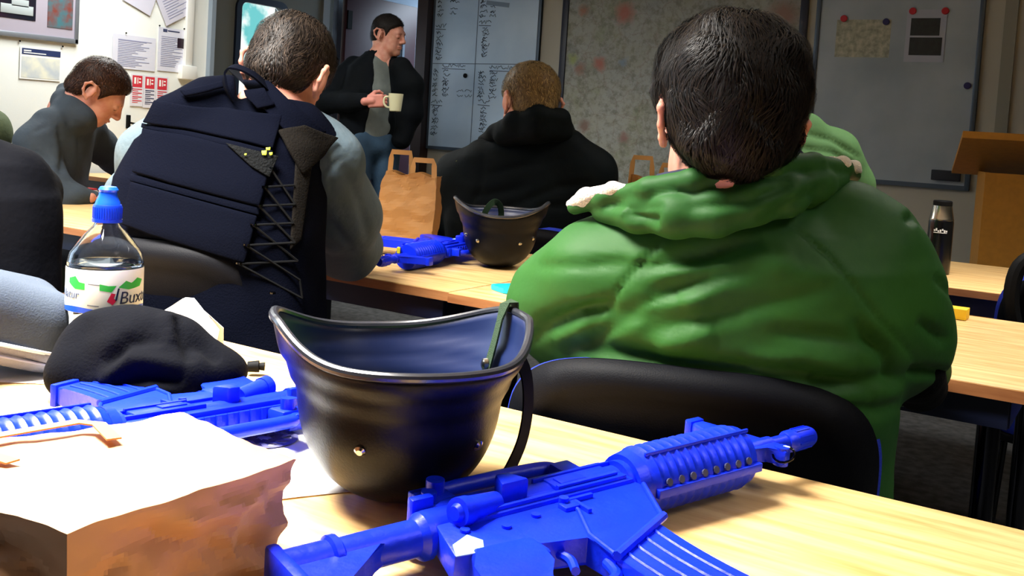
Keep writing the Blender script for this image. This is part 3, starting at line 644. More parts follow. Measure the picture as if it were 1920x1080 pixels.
# ------------------------------------------------------------------ helmet lying upside down: rim up, crown on the table; ears on +-x
M['helmet'] = mat('dark_helmet_shell', '05070e', .36, spec=.15, bump=.05, bscale=400)
M['helmetin'] = mat('blue_lit_helmet_inside', '0b1d4a', .4, spec=.6)  # blue window reflection put into the inside colour
M['web'] = mat('olive_webbing', '1f3a1e', .85, bump=.4, bscale=700)
def helmet(label, strap=True, loc=(0, 0, 0), rz=0):
    t = thing('helmet', label, 'helmet', loc, rz)
    nT, nS = 96, 30
    def rimh(a):      # a=0 ear (+x), 90 = nape side (+y), -90 = brow side
        s = math.sin(a); e = abs(math.cos(a))**(2.4 if s > 0 else 6.5)
        base = .143+(.0 if s > 0 else .006*abs(s)); return base+(.178-base)*min(1, e*1.1)
    def pt(a, s, off=0):
        H = rimh(a); z = H*s
        u = min(1, z/.125); r = (1-(1-u)**2.5)**(1/2.25)
        ear = abs(math.cos(a))**2
        fl = (.10+.13*ear)*max(0, z-.112)+.006/(1+math.exp(-(z-.108-.006*ear)/.003)) + (.0055+.003*max(0, -math.sin(a)))/(1+math.exp(-(z-.128-.012*ear)/.0022))
        ax_, ay = .1005, .114
        R = 1/math.sqrt((math.cos(a)/ax_)**2+(math.sin(a)/ay)**2)
        R = R*r+fl-off*(.4+.6*r)
        return Vector((R*math.cos(a), R*math.sin(a), z+off*(1-r)))
    def grid(off, name, m, top=1.0):
        V_, F_ = [Vector((0, 0, off))], []
        for j in range(1, nS+1):
            s = (j/nS)**1.5*top
            for k in range(nT): V_.append(pt(2*PI*k/nT, s, off))
        for k in range(nT): F_.append((0, 1+(k+1) % nT, 1+k))
        me_f = [(1+j*nT+k, 1+j*nT+(k+1) % nT, 1+(j+1)*nT+(k+1) % nT, 1+(j+1)*nT+k) for j in range(nS-1) for k in range(nT)]
        return V_, F_+me_f
    V0, F0 = grid(0, '', None); V1, F1 = grid(.005, '', None); n = len(V0)
    F = [tuple(reversed(f)) if 0 else f for f in F0]+[tuple(n+i for i in reversed(f)) for f in F1]
    l0 = 1+(nS-1)*nT
    F += [(l0+k, l0+(k+1) % nT, n+l0+(k+1) % nT, n+l0+k) for k in range(nT)]
    idx = [0]*len(F0)+[1]*len(F1)+[0]*nT
    meshobj('shell', V0+V1, F, None, t, True, [M['helmet'], M['helmetin']], idx)
    b = B(); b.tube([pt(2*PI*k/nT, 1, .0015)+Vector((0, 0, .0005)) for k in range(nT)], .0046, 10, closed=True); b.done('rim_edging', mat('worn_rim_edging', '15171c', .28, spec=.8) if 'rim' not in M else M['rim'], t)
    for a in (-58, -122, 58, 122, 152, 28):
        A = math.radians(a); p = pt(A, .5); q = pt(A, .52); o = Vector((math.cos(A), math.sin(A), -.45)).normalized()
        B().tube([p-o*.002, p+o*.001, p+o*.003], [.0055, .0055, .003], 14).done('rivet', M['steel'], t)
    # sweat band webbing and suspension inside
    b = B(); P = [pt(2*PI*k/48, .50, .014) for k in range(48)]; P.append(P[0])
    f0 = [p+Vector((0, 0, .0)) for p in P]
    b.ribbon(f0, .0, .0) if False else None
    for i in range(48):
        a, c = f0[i], f0[i+1]; h = Vector((0, 0, .022)); r = Vector((a.x, a.y, 0)).normalized()*.002; b.quad(a, c, c+h, a+h); b.quad(a-r, a+h-r, c+h-r, c-r)
    b.done('headband', M['web'], t)
    for k in range(3):
        A = PI*k/3+.3; P = [pt(A, .62, .018), pt(A, .45, .03), pt(A, .3, .045), Vector((0, 0, .058)), pt(A+PI, .3, .045), pt(A+PI, .45, .03), pt(A+PI, .62, .018)]
        B().ribbon(cat_rom(P, 4), .022, .0018, (0, 0, 1)).done('crown_strap', M['web'], t)
    return t, pt
M['rim'] = mat('worn_rim_edging', '2a2c33', .25, spec=.9)
h1, hp = helmet('large upturned black helmet beside the nearest blue rifle', loc=(-.613, .786, .7305), rz=math.radians(52))
h2, _ = helmet('upturned black helmet on the second table in front of the man in the dark coat', loc=(-1.462, 2.27, .7305), rz=math.radians(212))
# chin straps of the big helmet: green webbing with a press stud over the far ear, black strap and buckle outside
def hl(a, s, off=0): return hp(math.radians(a), s, off)
P = [hl(10, .66, .010), hl(9, .74, .012), hl(10, .84, .016), hl(12, .95, .014), hl(14, 1, .008)+Vector((0, 0, .008)), hl(15, 1, .0)+Vector((.004, 0, .010)), hl(15, .95)+Vector((.009, 0, 0))]
nr = [(-1, 0, 0)]*4+[(-.6, 0, .8), (.3, 0, 1), (1, 0, 0)]
B().ribbon(P, .017, .002, nr).done('chin_strap', M['web'], h1)
st = hl(10, .70, .0125); B().tube([st, st+Vector((-.0045, 0, .0)), st+Vector((-.006, 0, 0))], [.0065, .006, .003], 16).done('press_stud', M['steel'], h1)
P = [Vector(p) for p in ((.121, .004, .140), (.133, .000, .118), (.136, -.004, .085), (.130, -.010, .052), (.116, -.018, .026), (.104, -.026, .014))]
B().ribbon(cat_rom(P, 5), .017, .002, (.55, -.83, 0)).done('buckle_strap', M['black'], h1)
p = P[-1]; b = B(); b.box(p+Vector((.004, 0, -.005)), (.026, .02, .012), bev=.003); b.box(p+Vector((.022, .006, -.006)), (.012, .016, .01), bev=.002); b.box(p+Vector((.010, -.014, -.004)), (.010, .014, .008), bev=.002); b.done('strap_buckle', M['black'], h1)
P = [(-.02, .03, .06), (-.01, .05, .10), (.01, .07, .148), (.035, .085, .165), (.045, .105, .15)]
P = [(.0, -.02, .06), (.0, -.06, .12), (.004, -.04, .158), (.02, -.025, .172), (.04, -.03, .15), (.05, -.05, .12)]
B().ribbon(cat_rom(P, 5), .016, .002, (0, -1, .3)).done('chin_strap', M['web'], h2)
P = [hl(182, .6, .014), hl(205, .70, .02), hl(235, .78, .018), hl(262, .80, .012), hl(290, .78, .012)]
B().ribbon(cat_rom(P, 5), .02, .002, (0, .5, 1)).done('chin_strap', M['web'], h1)
p = P[3]; b = B(); b.box(p+Vector((0, .008, .0)), (.04, .024, .008), bev=.002); b.done('strap_buckle', M['black'], h1)

# ------------------------------------------------------------------ paper bags
M['kraft'] = mat('brown_kraft_paper', 'c6946a', .6, bump=.12, bscale=18, noise=.06, nscale=6)
M['kraftb'] = mat('tan_kraft_paper', 'ad7c42', .7, bump=.12, bscale=18)
M['kraft2'] = mat('brown_kraft_paper_handles', 'b98a50', .75)
def crumple(v, amp, sc, seed):
    return [Vector(p)+Vector((mnoise.noise(Vector(p)*sc+Vector((seed, 0, 0))), mnoise.noise(Vector(p)*sc+Vector((0, seed, 9))), mnoise.noise(Vector(p)*sc+Vector((5, 0, seed)))))*amp for p in v]
def facet(p, sc, seed):
    """piecewise-flat crumple height"""
    d = mnoise.voronoi(Vector(p)*sc+Vector((seed, seed*.3, 0)), distance_metric='DISTANCE', exponent=2.5)[0]; return d[0]
_H = {}
def _h(i, j, k):
    if (i, j, k) not in _H: _H[(i, j, k)] = random.Random(i*7919+j*104729+k*1299709).uniform(-1, 1)
    return _H[(i, j, k)]
def crease(u, v, cell, k):
    """height of a randomly creased sheet: flat triangles over a warped lattice"""
    u, v = (u*.86+v*.5)/cell, (v*.86-u*.5)/cell
    i, j = math.floor(u), math.floor(v); fu, fv = u-i, v-j
    if fu+fv < 1: return _h(i, j, k)*(1-fu-fv)+_h(i+1, j, k)*fu+_h(i, j+1, k)*fv
    return _h(i+1, j+1, k)*(fu+fv-1)+_h(i, j+1, k)*(1-fu)+_h(i+1, j, k)*(1-fv)
def bag_upright(label, loc, rz, w=.2, d=.1, h=.24, lean=.0, hand=True, seed=1.):
    t = thing('paper_bag', label, 'paper bag', loc, rz); N_ = 26; V_, F_ = [], []
    ring = []; per = []
    for k in range(N_): per.append((-w/2+w*k/N_, -d/2))
    for k in range(8): per.append((w/2-(0.35 if 0 else .018)*math.sin(PI*k/8)*1.0, -d/2+d*k/8))
    for k in range(N_): per.append((w/2-w*k/N_, d/2))
    for k in range(8): per.append((-w/2+.018*math.sin(PI*k/8), d/2-d*k/8))
    n = len(per); H = 30
    for j in range(H+1):
        s = j/H; z = h*s
        for (x, y) in per:
            sx = 1-.10*s**2; sy = (1-.35*s); f = crease(x-y, z, .055, int(seed))+.5*crease(x-y, z, .027, int(seed)+1)
            dd = f*.0100*min(1, s*4+.3)
            q = Vector((x*sx+lean*z, y*sy, z)); q += Vector((x, y*1.5, 0)).normalized()*dd
            if j == H: q.z += .006*math.sin(x*60)
            V_.append(q)
    for j in range(H):
        for k in range(n): F_.append((j*n+k, j*n+(k+1) % n, (j+1)*n+(k+1) % n, (j+1)*n+k))
    F_.append(tuple(range(n-1, -1, -1)))
    o = meshobj('bag_body', V_, F_, M['kraftb'], t, False); so = o.modifiers.new('thickness', 'SOLIDIFY'); so.thickness = .0008
    if hand:
        for s, off in ((-1, .045), (1, -.045)):
            y = s*d*.32; x0, x1 = -.035+off+lean*h, .03+off+lean*h
            P = [(x0-.004, y, h-.04), (x0, y, h+.03+(.012 if s > 0 else -.006)), (x0+.004, y-.003, h+(.062 if s > 0 else .044)), (x1-.004, y-.003, h+(.062 if s > 0 else .044)), (x1, y, h+.03), (x1+.004, y, h-.04)]
            B().ribbon(P, .016, .0012, (0, -1, 0)).done('bag_handle', M['kraft2'], t)
    return t
bag_upright('brown paper carrier bag with flat handles standing on the second table', (-1.925, 2.455, .7305), math.radians(22), .18, .10, .215, .05, seed=3.)
bag_upright('second paper carrier bag mostly hidden behind the green jacket', ((-1.372, 3.057, 0.731)), math.radians(30), .18, .1, .24, 0, seed=8.)

# flat bag in the near left corner lying on its side, broad white-lit top
t = thing('paper_bag', 'brown paper bag lying flat and crumpled at the near left corner', 'paper bag', (0, 0, 0))
cA, cB, cC = Vector((-.558, .385, .7305)), Vector((-.556, .585, .7305)), Vector((-.755, .640, .7305))
cE, cF = Vector((-.86, .36, .7305)), Vector((-.74, .33, .7305))
def topz(u, v): return .098-.014*v-.002*u
def bil(u, v):    # u along A->B (front edge), v towards C/D
    a = cA.lerp(cB, u); d = Vector((-.83, .37, .7305)).lerp(cC, u); return a.lerp(d, v)
V_, F_ = [], []; nu, nv = 64, 44; idx = {}
for i in range(nu+1):
    for j in range(nv+1):
        u, v = i/nu, j/nv; p = bil(u, v); p.z += topz(u, v)+.0022*mnoise.noise(p*38)+(.0022*crease(p.x, p.y, .05, 9)); 
        if i == nu: p += Vector((0, 0, -.001))
        idx[('t', i, j)] = len(V_); V_.append(p)
for i in range(nu):
    for j in range(nv): F_.append((idx[('t', i, j)], idx[('t', i+1, j)], idx[('t', i+1, j+1)], idx[('t', i, j+1)]))
def side(edge, tag_, nh=30):
    """crumpled wall from the top edge down to the table"""
    prev = [idx[e] for e in edge]; T = [V_[k].copy() for k in prev]; out = []
    ctr = Vector((-.68, .5, 0))
    for h in range(1, nh+1):
        s = h/nh; row = []
        for k, p in enumerate(T):
            q = Vector((p.x, p.y, p.z*(1-s)+.7308*s)); o = Vector((p.x-ctr.x, p.y-ctr.y, 0)).normalized(); q -= o*.018*s
            f = facet((p.x*1.0, p.y, q.z*1.3), 11, 4.)*1.1+.45*facet((p.x, p.y, q.z), 24, 7.)
            f = crease(p.y-p.x, q.z, .05, 5)+.55*crease(p.y-p.x, q.z, .024, 6)+.25*crease(p.y-p.x, q.z, .012, 7)
            q += o*(f*.0150*min(1, s*4)*(1 if s < 1 else .4)); row.append(len(V_)); V_.append(q)
        for k in range(len(row)-1): F_.append((prev[k], prev[k+1], row[k+1], row[k])); 
        prev = row
side([('t', i, 0) for i in range(nu+1)], 'front')
side([('t', nu, j) for j in range(nv+1)], 'right')
side([('t', nu-i, nv) for i in range(nu+1)], 'back')
side([('t', 0, nv-j) for j in range(nv+1)], 'left')
bm = bmesh.new(); me = bpy.data.meshes.new('bag_body'); me.from_pydata(V_, [], F_); bm.from_mesh(me); bmesh.ops.remove_doubles(bm, verts=bm.verts, dist=.0004); bmesh.ops.recalc_face_normals(bm, faces=bm.faces)
for f in bm.faces: f.smooth = True
for e in bm.edges:
    if len(e.link_faces) == 2 and e.calc_face_angle(0) > math.radians(9): e.smooth = False
bm.to_mesh(me); bm.free(); me.materials.append(M['kraft']); link(bpy.data.objects.new('bag_body', me), t)
b = B()
for off in (0,):
    P = [bil(.62, .66), bil(.66, .86), bil(.62, .93), bil(.30, .90), bil(.26, .80), bil(.28, .62)]
    P = [Vector((p.x, p.y, p.z+.0935)) for p in P]; b.ribbon(P, .012, .0014, (0, 0, 1))
b.done('bag_handle', M['kraft2'], t)

# ------------------------------------------------------------------ water bottle
def text_mesh(s, size, shear=0, extr=.0002):
    cu = bpy.data.curves.new('t', 'FONT'); cu.body = s; cu.size = size; cu.shear = shear; cu.extrude = extr; cu.resolution_u = 3
    ob = bpy.data.objects.new('t', cu); COL.objects.link(ob); dg = bpy.context.evaluated_depsgraph_get(); me = bpy.data.meshes.new_from_object(ob.evaluated_get(dg))
    v = [tuple(q.co) for q in me.vertices]; f = [tuple(p.vertices) for p in me.polygons]; bpy.data.objects.remove(ob); bpy.data.meshes.remove(me); bpy.data.curves.remove(cu); return v, f
def wrap(v, R, a0, z0, lift=.0006): return [((R+lift+z)*math.cos(a0+x/R), (R+lift+z)*math.sin(a0+x/R), z0+y) for x, y, z in v]
bt = thing('water_bottle', 'clear plastic water bottle with a blue sports cap and a green and white label', 'bottle', (-1.196, 0.869, 0.731)); BR = .0495
prof = [(.02, .0005), (.038, .0005), (.046, .006), (BR, .018), (BR, .045), (BR-.002, .049), (BR, .053), (BR, .066), (BR-.001, .070), (BR-.001, .150), (BR, .153), (BR-.0005, .157), (.0465, .168), (.039, .178), (.029, .192), (.0185, .203), (.0155, .208), (.0155, .213)]
pm = mat('clear_pet', 'eef6ff', .03, trans=1, ior=1.3, spec=.8)
o = B().lathe(prof, 48).done('bottle_shell', pm, bt); so = o.modifiers.new('wall', 'SOLIDIFY'); so.thickness = .0008; so.offset = -1
b = B(); b.lathe([(.02, .002)]+[(r-.002, z) for r, z in prof[1:11]]+[(BR-.0026, .154)], 48); b.done('water', mat('drinking_water', 'ffffff', 0, trans=1, ior=1.33), bt)
b = B(); b.lathe([(.0185, .212), (.0185, .231), (.0175, .233)], 36); b.lathe([(.0196, .209), (.0196, .213)], 36)
for k in range(36): a = 2*PI*k/36; b.box((.0187*math.cos(a), .0187*math.sin(a), .222), (.001, .0012, .015), rot=Matrix.Rotation(a, 3, 'Z'))
cap = b.done('screw_cap', mat('bright_blue_cap', '0636c4', .35), bt)
b = B(); b.lathe([(.0165, .233), (.0155, .237), (.0125, .244), (.0115, .250), (.0130, .253), (.0105, .257), (.003, .258)], 32); b.done('sports_spout', mat('mid_blue_spout', '0c50e0', .35), bt)
# label: a white sleeve, green hills, blue lower edge, wordmark
b = B(); b.lathe([(BR+.0002, .091), (BR+.0004, .092), (BR+.0004, .148), (BR+.0002, .149)], 64, cap=False); lb = b.done('label', mat('label_white', 'f4f8f4', .4), bt)
cang = math.atan2(-bt.location.y, -bt.location.x)     # towards the viewer
def patch(name, poly, m, z0=0):
    poly = [(x*1.06, .091+(y-.052)*1.22) for x, y in poly]
    v, F_ = [], []
    b = bmesh.new(); vs = [b.verts.new((x, y, 0)) for x, y in poly]; b.faces.new(vs); bmesh.ops.triangulate(b, faces=b.faces)
    bmesh.ops.subdivide_edges(b, edges=b.edges, cuts=3, use_grid_fill=True); b.verts.ensure_lookup_table()
    v = [tuple(q.co) for q in b.verts]; F_ = [tuple(q.index for q in f.verts) for f in b.faces]; b.free()
    return meshobj(name, wrap(v, BR+.0002, cang, z0, .0005), F_, m, lb, False)
gm = mat('label_green', '2fc04a', .4); bl = mat('label_blue', '1450d8', .4); wm = mat('label_ink', '10244c', .4)
patch('green_hill', [(.016, .081), (.026, .088), (.034, .085), (.044, .090), (.056, .087), (.05, .080), (.03, .078)], gm)
patch('green_hill', [(-.006, .085), (.004, .083), (.014, .083), (.008, .076), (-.006, .078)], gm)
patch('green_hill', [(-.050, .089), (-.038, .092), (-.032, .086), (-.024, .085), (-.024, .078), (-.038, .078), (-.05, .084)], gm)
for k in range(24):
    x = -.066+.0055*k; patch('blue_edge', [(x, .0525), (x+.0056, .0525), (x+.0056, .0575+.0015*math.sin(k*.4)), (x, .0575+.0015*math.sin(k*.4-.4))], bl)
v, F_ = text_mesh('Buxton', .024, .15); meshobj('wordmark', wrap(v, BR+.0002, cang+.36, .104), F_, wm, lb, False)
v, F_ = text_mesh('Natur', .016, .1); v = [(x-.040, y, z) for x, y, z in v]; meshobj('wordmark', wrap(v, BR+.0002, cang-.66, .110), F_, mat('label_grey_ink', '56688c', .4), lb, False)
patch('red_flash', [(.003, .066), (.008, .075), (.013, .074), (.011, .069), (.015, .067), (.01, .062)], mat('label_red', 'd02048', .4))
v, F_ = text_mesh('1', .024, .2); meshobj('numeral', wrap(v, BR+.0002, cang+.17, .109), F_, wm, lb, False)
for zz in (.085, .062): patch('grey_bracket', [(-.02, zz), (-.006, zz-.001), (-.006, zz-.002), (-.02, zz-.001)], mat('label_grey_line', '606878', .4))

# ------------------------------------------------------------------ papers
def psheet(label, c, w, d, rz, z=.7309, curl=0, name='sheet_of_paper', m=None):
    V_, F_ = [], []; n = 10
    for i in range(n+1):
        for j in range(n+1):
            x, y = -w/2+w*i/n, -d/2+d*j/n; V_.append((x, y, curl*max(0, (i/n-.5))**2+.0004*math.sin(i*1.3+j)))
    F_ = [(i*(n+1)+j, (i+1)*(n+1)+j, (i+1)*(n+1)+j+1, i*(n+1)+j+1) for i in range(n) for j in range(n)]
    o = meshobj(name, V_, F_, m or M['paper']); so = o.modifiers.new('thickness', 'SOLIDIFY'); so.thickness = .0003; o.location = (c[0], c[1], z+.0006); o.rotation_euler = (0, 0, rz); return tag(o, label, 'paper')
p = psheet('printed sheet with a round dark blue emblem under the flat paper bag', (-.805, .765), .21, .28, math.radians(60), z=.7308)
b = B(); R0 = .036
em = mat('emblem_ink', '6c6c98', .5); ek = mat('emblem_dark_ink', '141a5c', .5)
b.lathe([(R0, .0016), (R0+.0018, .0019), (R0-.004, .0019), (R0-.006, .0016)], 48, (.034, .045, 0), cap=False)
for a in np.linspace(0, 2*PI, 11)[:-1]: b.box((.034+.024*math.cos(a), .045+.024*math.sin(a), .0018), (.028, .006, .0004), rot=Matrix.Rotation(a+.5, 3, 'Z'))
b.done('emblem', em, p); b = B()
for a in np.linspace(0, 2*PI, 9)[:-1]: b.box((.034+.015*math.cos(a), .045+.015*math.sin(a), .0019), (.016, .009, .0004), rot=Matrix.Rotation(a+.9, 3, 'Z'))
b.done('emblem_centre', ek, p)
psheet('blank white sheet under the grey zipped case', (-1.323, 0.815, 0.730), .30, .21, math.radians(40), z=.7308)
c = thing('folded_card', 'white card folded into a tent behind the black fleece', 'card', (-1.250, 1.065, 0.731), math.radians(26))
b = B(); b.prism([(-.065, 0), (.055, 0), (.058, .035), (.01, .078), (-.004, .078), (-.05, .045)], 0, .0006, Matrix(((1, 0, 0, 0), (0, -.3, -1, 0), (0, 1, -.3, 0), (0, 0, 0, 1)))); b.prism([(-.065, 0), (.055, 0), (.058, .035), (.01, .078), (-.004, .078), (-.05, .045)], 0, .0006, Matrix(((1, 0, 0, 0), (0, .3, -1, -.037), (0, 1, .3, 0), (0, 0, 0, 1)))); b.done('card_panel', M['paper'], c)
p = psheet('curled sheet of ruled blue print hanging out under the flat paper bag', (-0.706, 0.457, 0.745), .17, .12, math.radians(100), z=.7312, curl=.05)
b = B()
for k in range(9): b.box((.0, -.045+.011*k, .0016), (.08, .0035, .0003))
b.done('printed_text', mat('blue_print', '7a7cc0', .6), p)
o = B().box((0, 0, .004), (.05, .09, .008), bev=.003).done('notebook', mat('bright_blue_cover', '0a40e8', .4)); o.location = (-0.691, 0.474, 0.732); o.rotation_euler = (0, 0, .9); tag(o, 'bright blue notebook corner under the curled sheet', 'notebook')
# ------------------------------------------------------------------ turquoise phone case, yellow notes, flask
o = B().prism(rrect(.15, .078, .012), 0, .011, bev=.002).done('phone', mat('turquoise_case', '16c4e0', .35)); o.location = (-1.200, 1.987, 0.731); o.rotation_euler = (0, 0, math.radians(62)); tag(o, 'turquoise phone lying by the elbow of the green jacket', 'phone')
o = B().box((0, 0, .012), (.05, .05, .024), bev=.001).done('sticky_notes', mat('yellow_paper', 'e8c020', .6)); o.location = (-0.358, 2.514, 0.731); tag(o, 'small yellow block of notes at the far edge of the second table', 'sticky notes')
f = thing('vacuum_flask', 'black vacuum flask with a steel cup on the third table', 'flask', (-0.554, 3.419, 0.731)); fr = .0375
B().lathe([(.034, .0), (fr, .003), (fr, .162), (.0362, .168)], 40).done('flask_body', mat('gloss_black_enamel', '08090c', .22, coat=.5), f)
B().lathe([(.037, .168), (.0372, .171), (.036, .173), (.029, .21), (.0285, .2135)], 40).done('steel_cup', M['steel'], f)
B().lathe([(.0275, .2136), (.0285, .2145), (.0285, .227), (.0255, .230)], 40).done('stopper_cap', M['black'], f)
ca = math.atan2(-f.location.y, -f.location.x); v, F_ = [], []
b = B()
for k in range(7):
    a = ca-.02+.16*k/1.0-.45; b.box(((fr+.0003)*math.cos(a), (fr+.0003)*math.sin(a), .137+.003*math.sin(k*2)), (.0008, .0045, .008 if k % 2 else .0055), rot=Matrix.Rotation(a, 3, 'Z'))
for k in range(12):
    a = ca-.5+.09*k; b.box(((fr+.0003)*math.cos(a), (fr+.0003)*math.sin(a), .130), (.0008, .0036, .002), rot=Matrix.Rotation(a, 3, 'Z'))
b.done('logo', mat('flask_logo_silver', 'd8dce0', .4), f)

# ------------------------------------------------------------------ chairs
def chair(label, loc, rz, group=None, w=.46, zt=.86, lip=.006):
    """seat at z .46; local +y is where the sitter faces; backrest behind at -y"""
    t = thing('chair', label, 'chair', loc, rz, group)
    def back(name, m, off, th, grow, z0, z1):
        V_, F_ = [], []; nx, nz = 28, 22; W2 = w/2+grow; r = .11
        cz = (z0+z1)/2; hz = (z1-z0)/2; e = 3.4
        for side_ in (0, 1):
            for i in range(nx+1):
                for j in range(nz+1):
                    u = -1+2*i/nx; v = -1+2*j/nz
                    # square to superellipse
                    l = (abs(u)**e+abs(v)**e)**(1/e); mx_ = max(abs(u), abs(v)); k = mx_/l if l > 1e-6 else 1
                    x, z = u*k*W2, cz+v*k*hz
                    rim = mx_**8
                    y = -.21+.05*(x/W2)**2*1.0-(z-.6)*.16
                    y += off+(-th if side_ else 0)*(1-.75*rim)
                    if side_: y -= .010*math.exp(-((mx_-.86)/.07)**2)
                    V_.append((x, y, z))
        n = (nx+1)*(nz+1)
        for s_ in (0, 1):
            for i in range(nx):
                for j in range(nz):
                    q = (s_*n+i*(nz+1)+j, s_*n+(i+1)*(nz+1)+j, s_*n+(i+1)*(nz+1)+j+1, s_*n+i*(nz+1)+j+1); F_.append(q if s_ else q[::-1])
        ring = [i*(nz+1) for i in range(nx+1)]+[nx*(nz+1)+j for j in range(1, nz+1)]+[i*(nz+1)+nz for i in range(nx-1, -1, -1)]+[j for j in range(nz-1, 0, -1)]
        for k in range(len(ring)): a, c = ring[k], ring[(k+1) % len(ring)]; F_.append((a, c, n+c, n+a))
        return meshobj(name, V_, F_, m, t)
    back('backrest_shell', M['chairpl'], -.008, .026, 0, .5, zt)
    back('backrest_cushion', M['chairfab'], .02, .024, .007, .50, zt+lip)
    b = B(); b.prism([(x, y) for x, y in rrect(.45, .43, .09)], .43, .475, bev=.012); b.done('seat_cushion', M['chairfab'], t)
    b = B(); b.prism([(x, y) for x, y in rrect(.46, .44, .09)], .412, .432, bev=.006); b.done('seat_pan', M['chairpl'], t)
    for s in (-1, 1):
        B().tube([(s*.19, .17, .41), (s*.215, .21, 0)], .011, 12).done('leg', M['chrome'], t)
        B().tube([(s*.19, -.15, .41), (s*.215, -.25, 0)], .011, 12).done('leg', M['chrome'], t)
    for s in (-1, 1):
        b = B(); b.ribbon(cat_rom([(s*.1, -.12, .405), (s*.1, -.22, .42), (s*.1, -.235, .5), (s*.1, -.236, .58)], 4), .03, .006, (0, -1, .3)); b.done('back_bracket', M['chairpl'], t)
    return t
chair('black backed chair of the man in the green jacket, the nearest chair', (-.556, 1.432, 0), math.radians(19), w=.49, zt=.815, lip=-.006)
chair('black backed chair with blue upholstery behind the tactical vest', (-1.63, 1.475, 0), math.radians(18), zt=.855)
chair('chair of the man in the dark coat, mostly hidden behind the small helmet', (-1.70, 2.90, 0), math.radians(15), zt=.80)
rc = chair('empty blue chair with a black strap looped over it at the right edge', (-.085, 2.95, 0), math.radians(5), zt=.84)
B().tube(cat_rom([(-.17, -.27, .66), (-.20, -.27, .76), (-.19, -.25, .85), (-.13, -.22, .885), (-.05, -.20, .87), (.02, -.18, .85), (.08, -.2, .80)], 5), [.018]*31, 10).done('strap', M['black'], rc)
chair('chair of the second man in green', (-.96, 2.98, 0), math.radians(8), zt=.80)
chair('chair of the man looking down by the white wall', (-3.90, 2.25, 0), math.radians(-48), zt=.78)

o = B().box((0, 0, .02), (.05, .04, .04), bev=.002).done('carton', M['red'])
o.location = (-3.472, 2.435, 0.731); tag(o, 'small red carton by the hand of the man looking down', 'carton')
B().box((-.0005, 0, .026), (.0515, .0415, .016)).done('white_band', M['white'], o)
o = B().box((0, 0, .02), (.07, .05, .04), bev=.004).done('tin', M['red']); o.location = (-4.55, 3.72, .7305); tag(o, 'small red tin on the table by the white wall', 'tin')

# ------------------------------------------------------------------ people
M['skin'] = mat('skin', 'd9a08a', .55, noise=.12, nscale=30, color2='cc8672'); M['skin'].node_tree.nodes['Principled BSDF'].inputs['Subsurface Weight'].default_value = .12
M['skin'].node_tree.nodes['Principled BSDF'].inputs['Subsurface Radius'].default_value = (.012, .004, .002)
M['skinpink'] = mat('flushed_skin', 'dd8f80', .5, noise=.1, nscale=30)
def Rz(a): a = math.radians(a); return np.array([[math.cos(a), -math.sin(a), 0], [math.sin(a), math.cos(a), 0], [0, 0, 1]])
def Rx(a): a = math.radians(a); return np.array([[1, 0, 0], [0, math.cos(a), -math.sin(a)], [0, math.sin(a), math.cos(a)]])
def Ry(a): a = math.radians(a); return np.array([[math.cos(a), 0, math.sin(a)], [0, 1, 0], [-math.sin(a), 0, math.cos(a)]])
def head_rot(yaw_left, pitch_down, roll_right): return Rz(yaw_left)@Rx(-pitch_down)@Ry(roll_right)
def ear_sdf(s):
    c = np.array([s*.079, -.012, -.004]); o = np.array([s*.012, -.010, 0])       # rim stands out and backwards
    pts = [c+V3(0, .012, -.012), c+V3(0, .014, .012)+o*.3, c+V3(0, .006, .028)+o*.8, c+V3(0, -.010, .030)+o*1.2, c+V3(0, -.020, .014)+o*1.5, c+V3(0, -.018, -.008)+o*1.2, c+V3(0, -.008, -.024)+o*.7, c+V3(0, .004, -.032)+o*.3]
    rim = chain(pts, [.0035, .0042, .0045, .0046, .0046, .0042, .0048, .0052])
    bowl = f_ell(c+o*.35+V3(0, -.002, 0), (.0055, .018, .028), Rz(-s*28))
    return union(rim+[bowl], .006)
def skull_sdf():
    return union([f_ell((0, -.010, .035), (.0765, .098, .086)), f_ell((0, .035, -.028), (.060, .060, .080)), f_caps((0, -.055, -.02), (0, -.030, -.07), .054, .044)], .03)
def head_sdf():
    b = union([skull_sdf(), f_ell((0, .048, -.078), (.045, .040, .034)), f_ell((.034, .03, -.062), (.026, .045, .04)), f_ell((-.034, .03, -.062), (.026, .045, .04)),
               f_ell((0, .080, -.098), (.020, .016, .015)), f_caps((-.034, .083, .022), (.034, .083, .022), .012, .012)], .025)
    eyes = union([f_ell((s*.032, .102, .002), (.017, .016, .012)) for s in (-1, 1)], .002)
    nose = union([f_caps((0, .094, .016), (0, .113, -.022), .008, .0105), f_ell((0, .112, -.028), (.013, .011, .010)), f_ell((.012, .103, -.031), (.007, .009, .007)), f_ell((-.012, .103, -.031), (.007, .009, .007))], .008)
    lips = union([f_ell((0, .093, -.057), (.024, .010, .0055)), f_ell((0, .092, -.067), (.021, .011, .0065))], .003)
    lid = union([f_ell((s*.032, .084, .003), (.0155, .0125, .0125)) for s in (-1, 1)], .002)
    ears = union([ear_sdf(-1), ear_sdf(1)], .001); hd = b
    def f(p):
        d = smax(hd(p), -eyes(p), .014); d = smin(d, lid(p), .004); d = smin(d, nose(p), .012); d = smin(d, lips(p), .008)
        return smin(d, ears(p), .006)
    return f
HEAD = head_sdf(); SKULL = skull_sdf()
def loc_f(f, c, R, s=1.):
    c = np.asarray(c, float)
    return lambda p: f(((p-c)@R)/s)*s
def to_world(v, c, R, s=1.): return (v*s)@R.T+np.asarray(c, float)
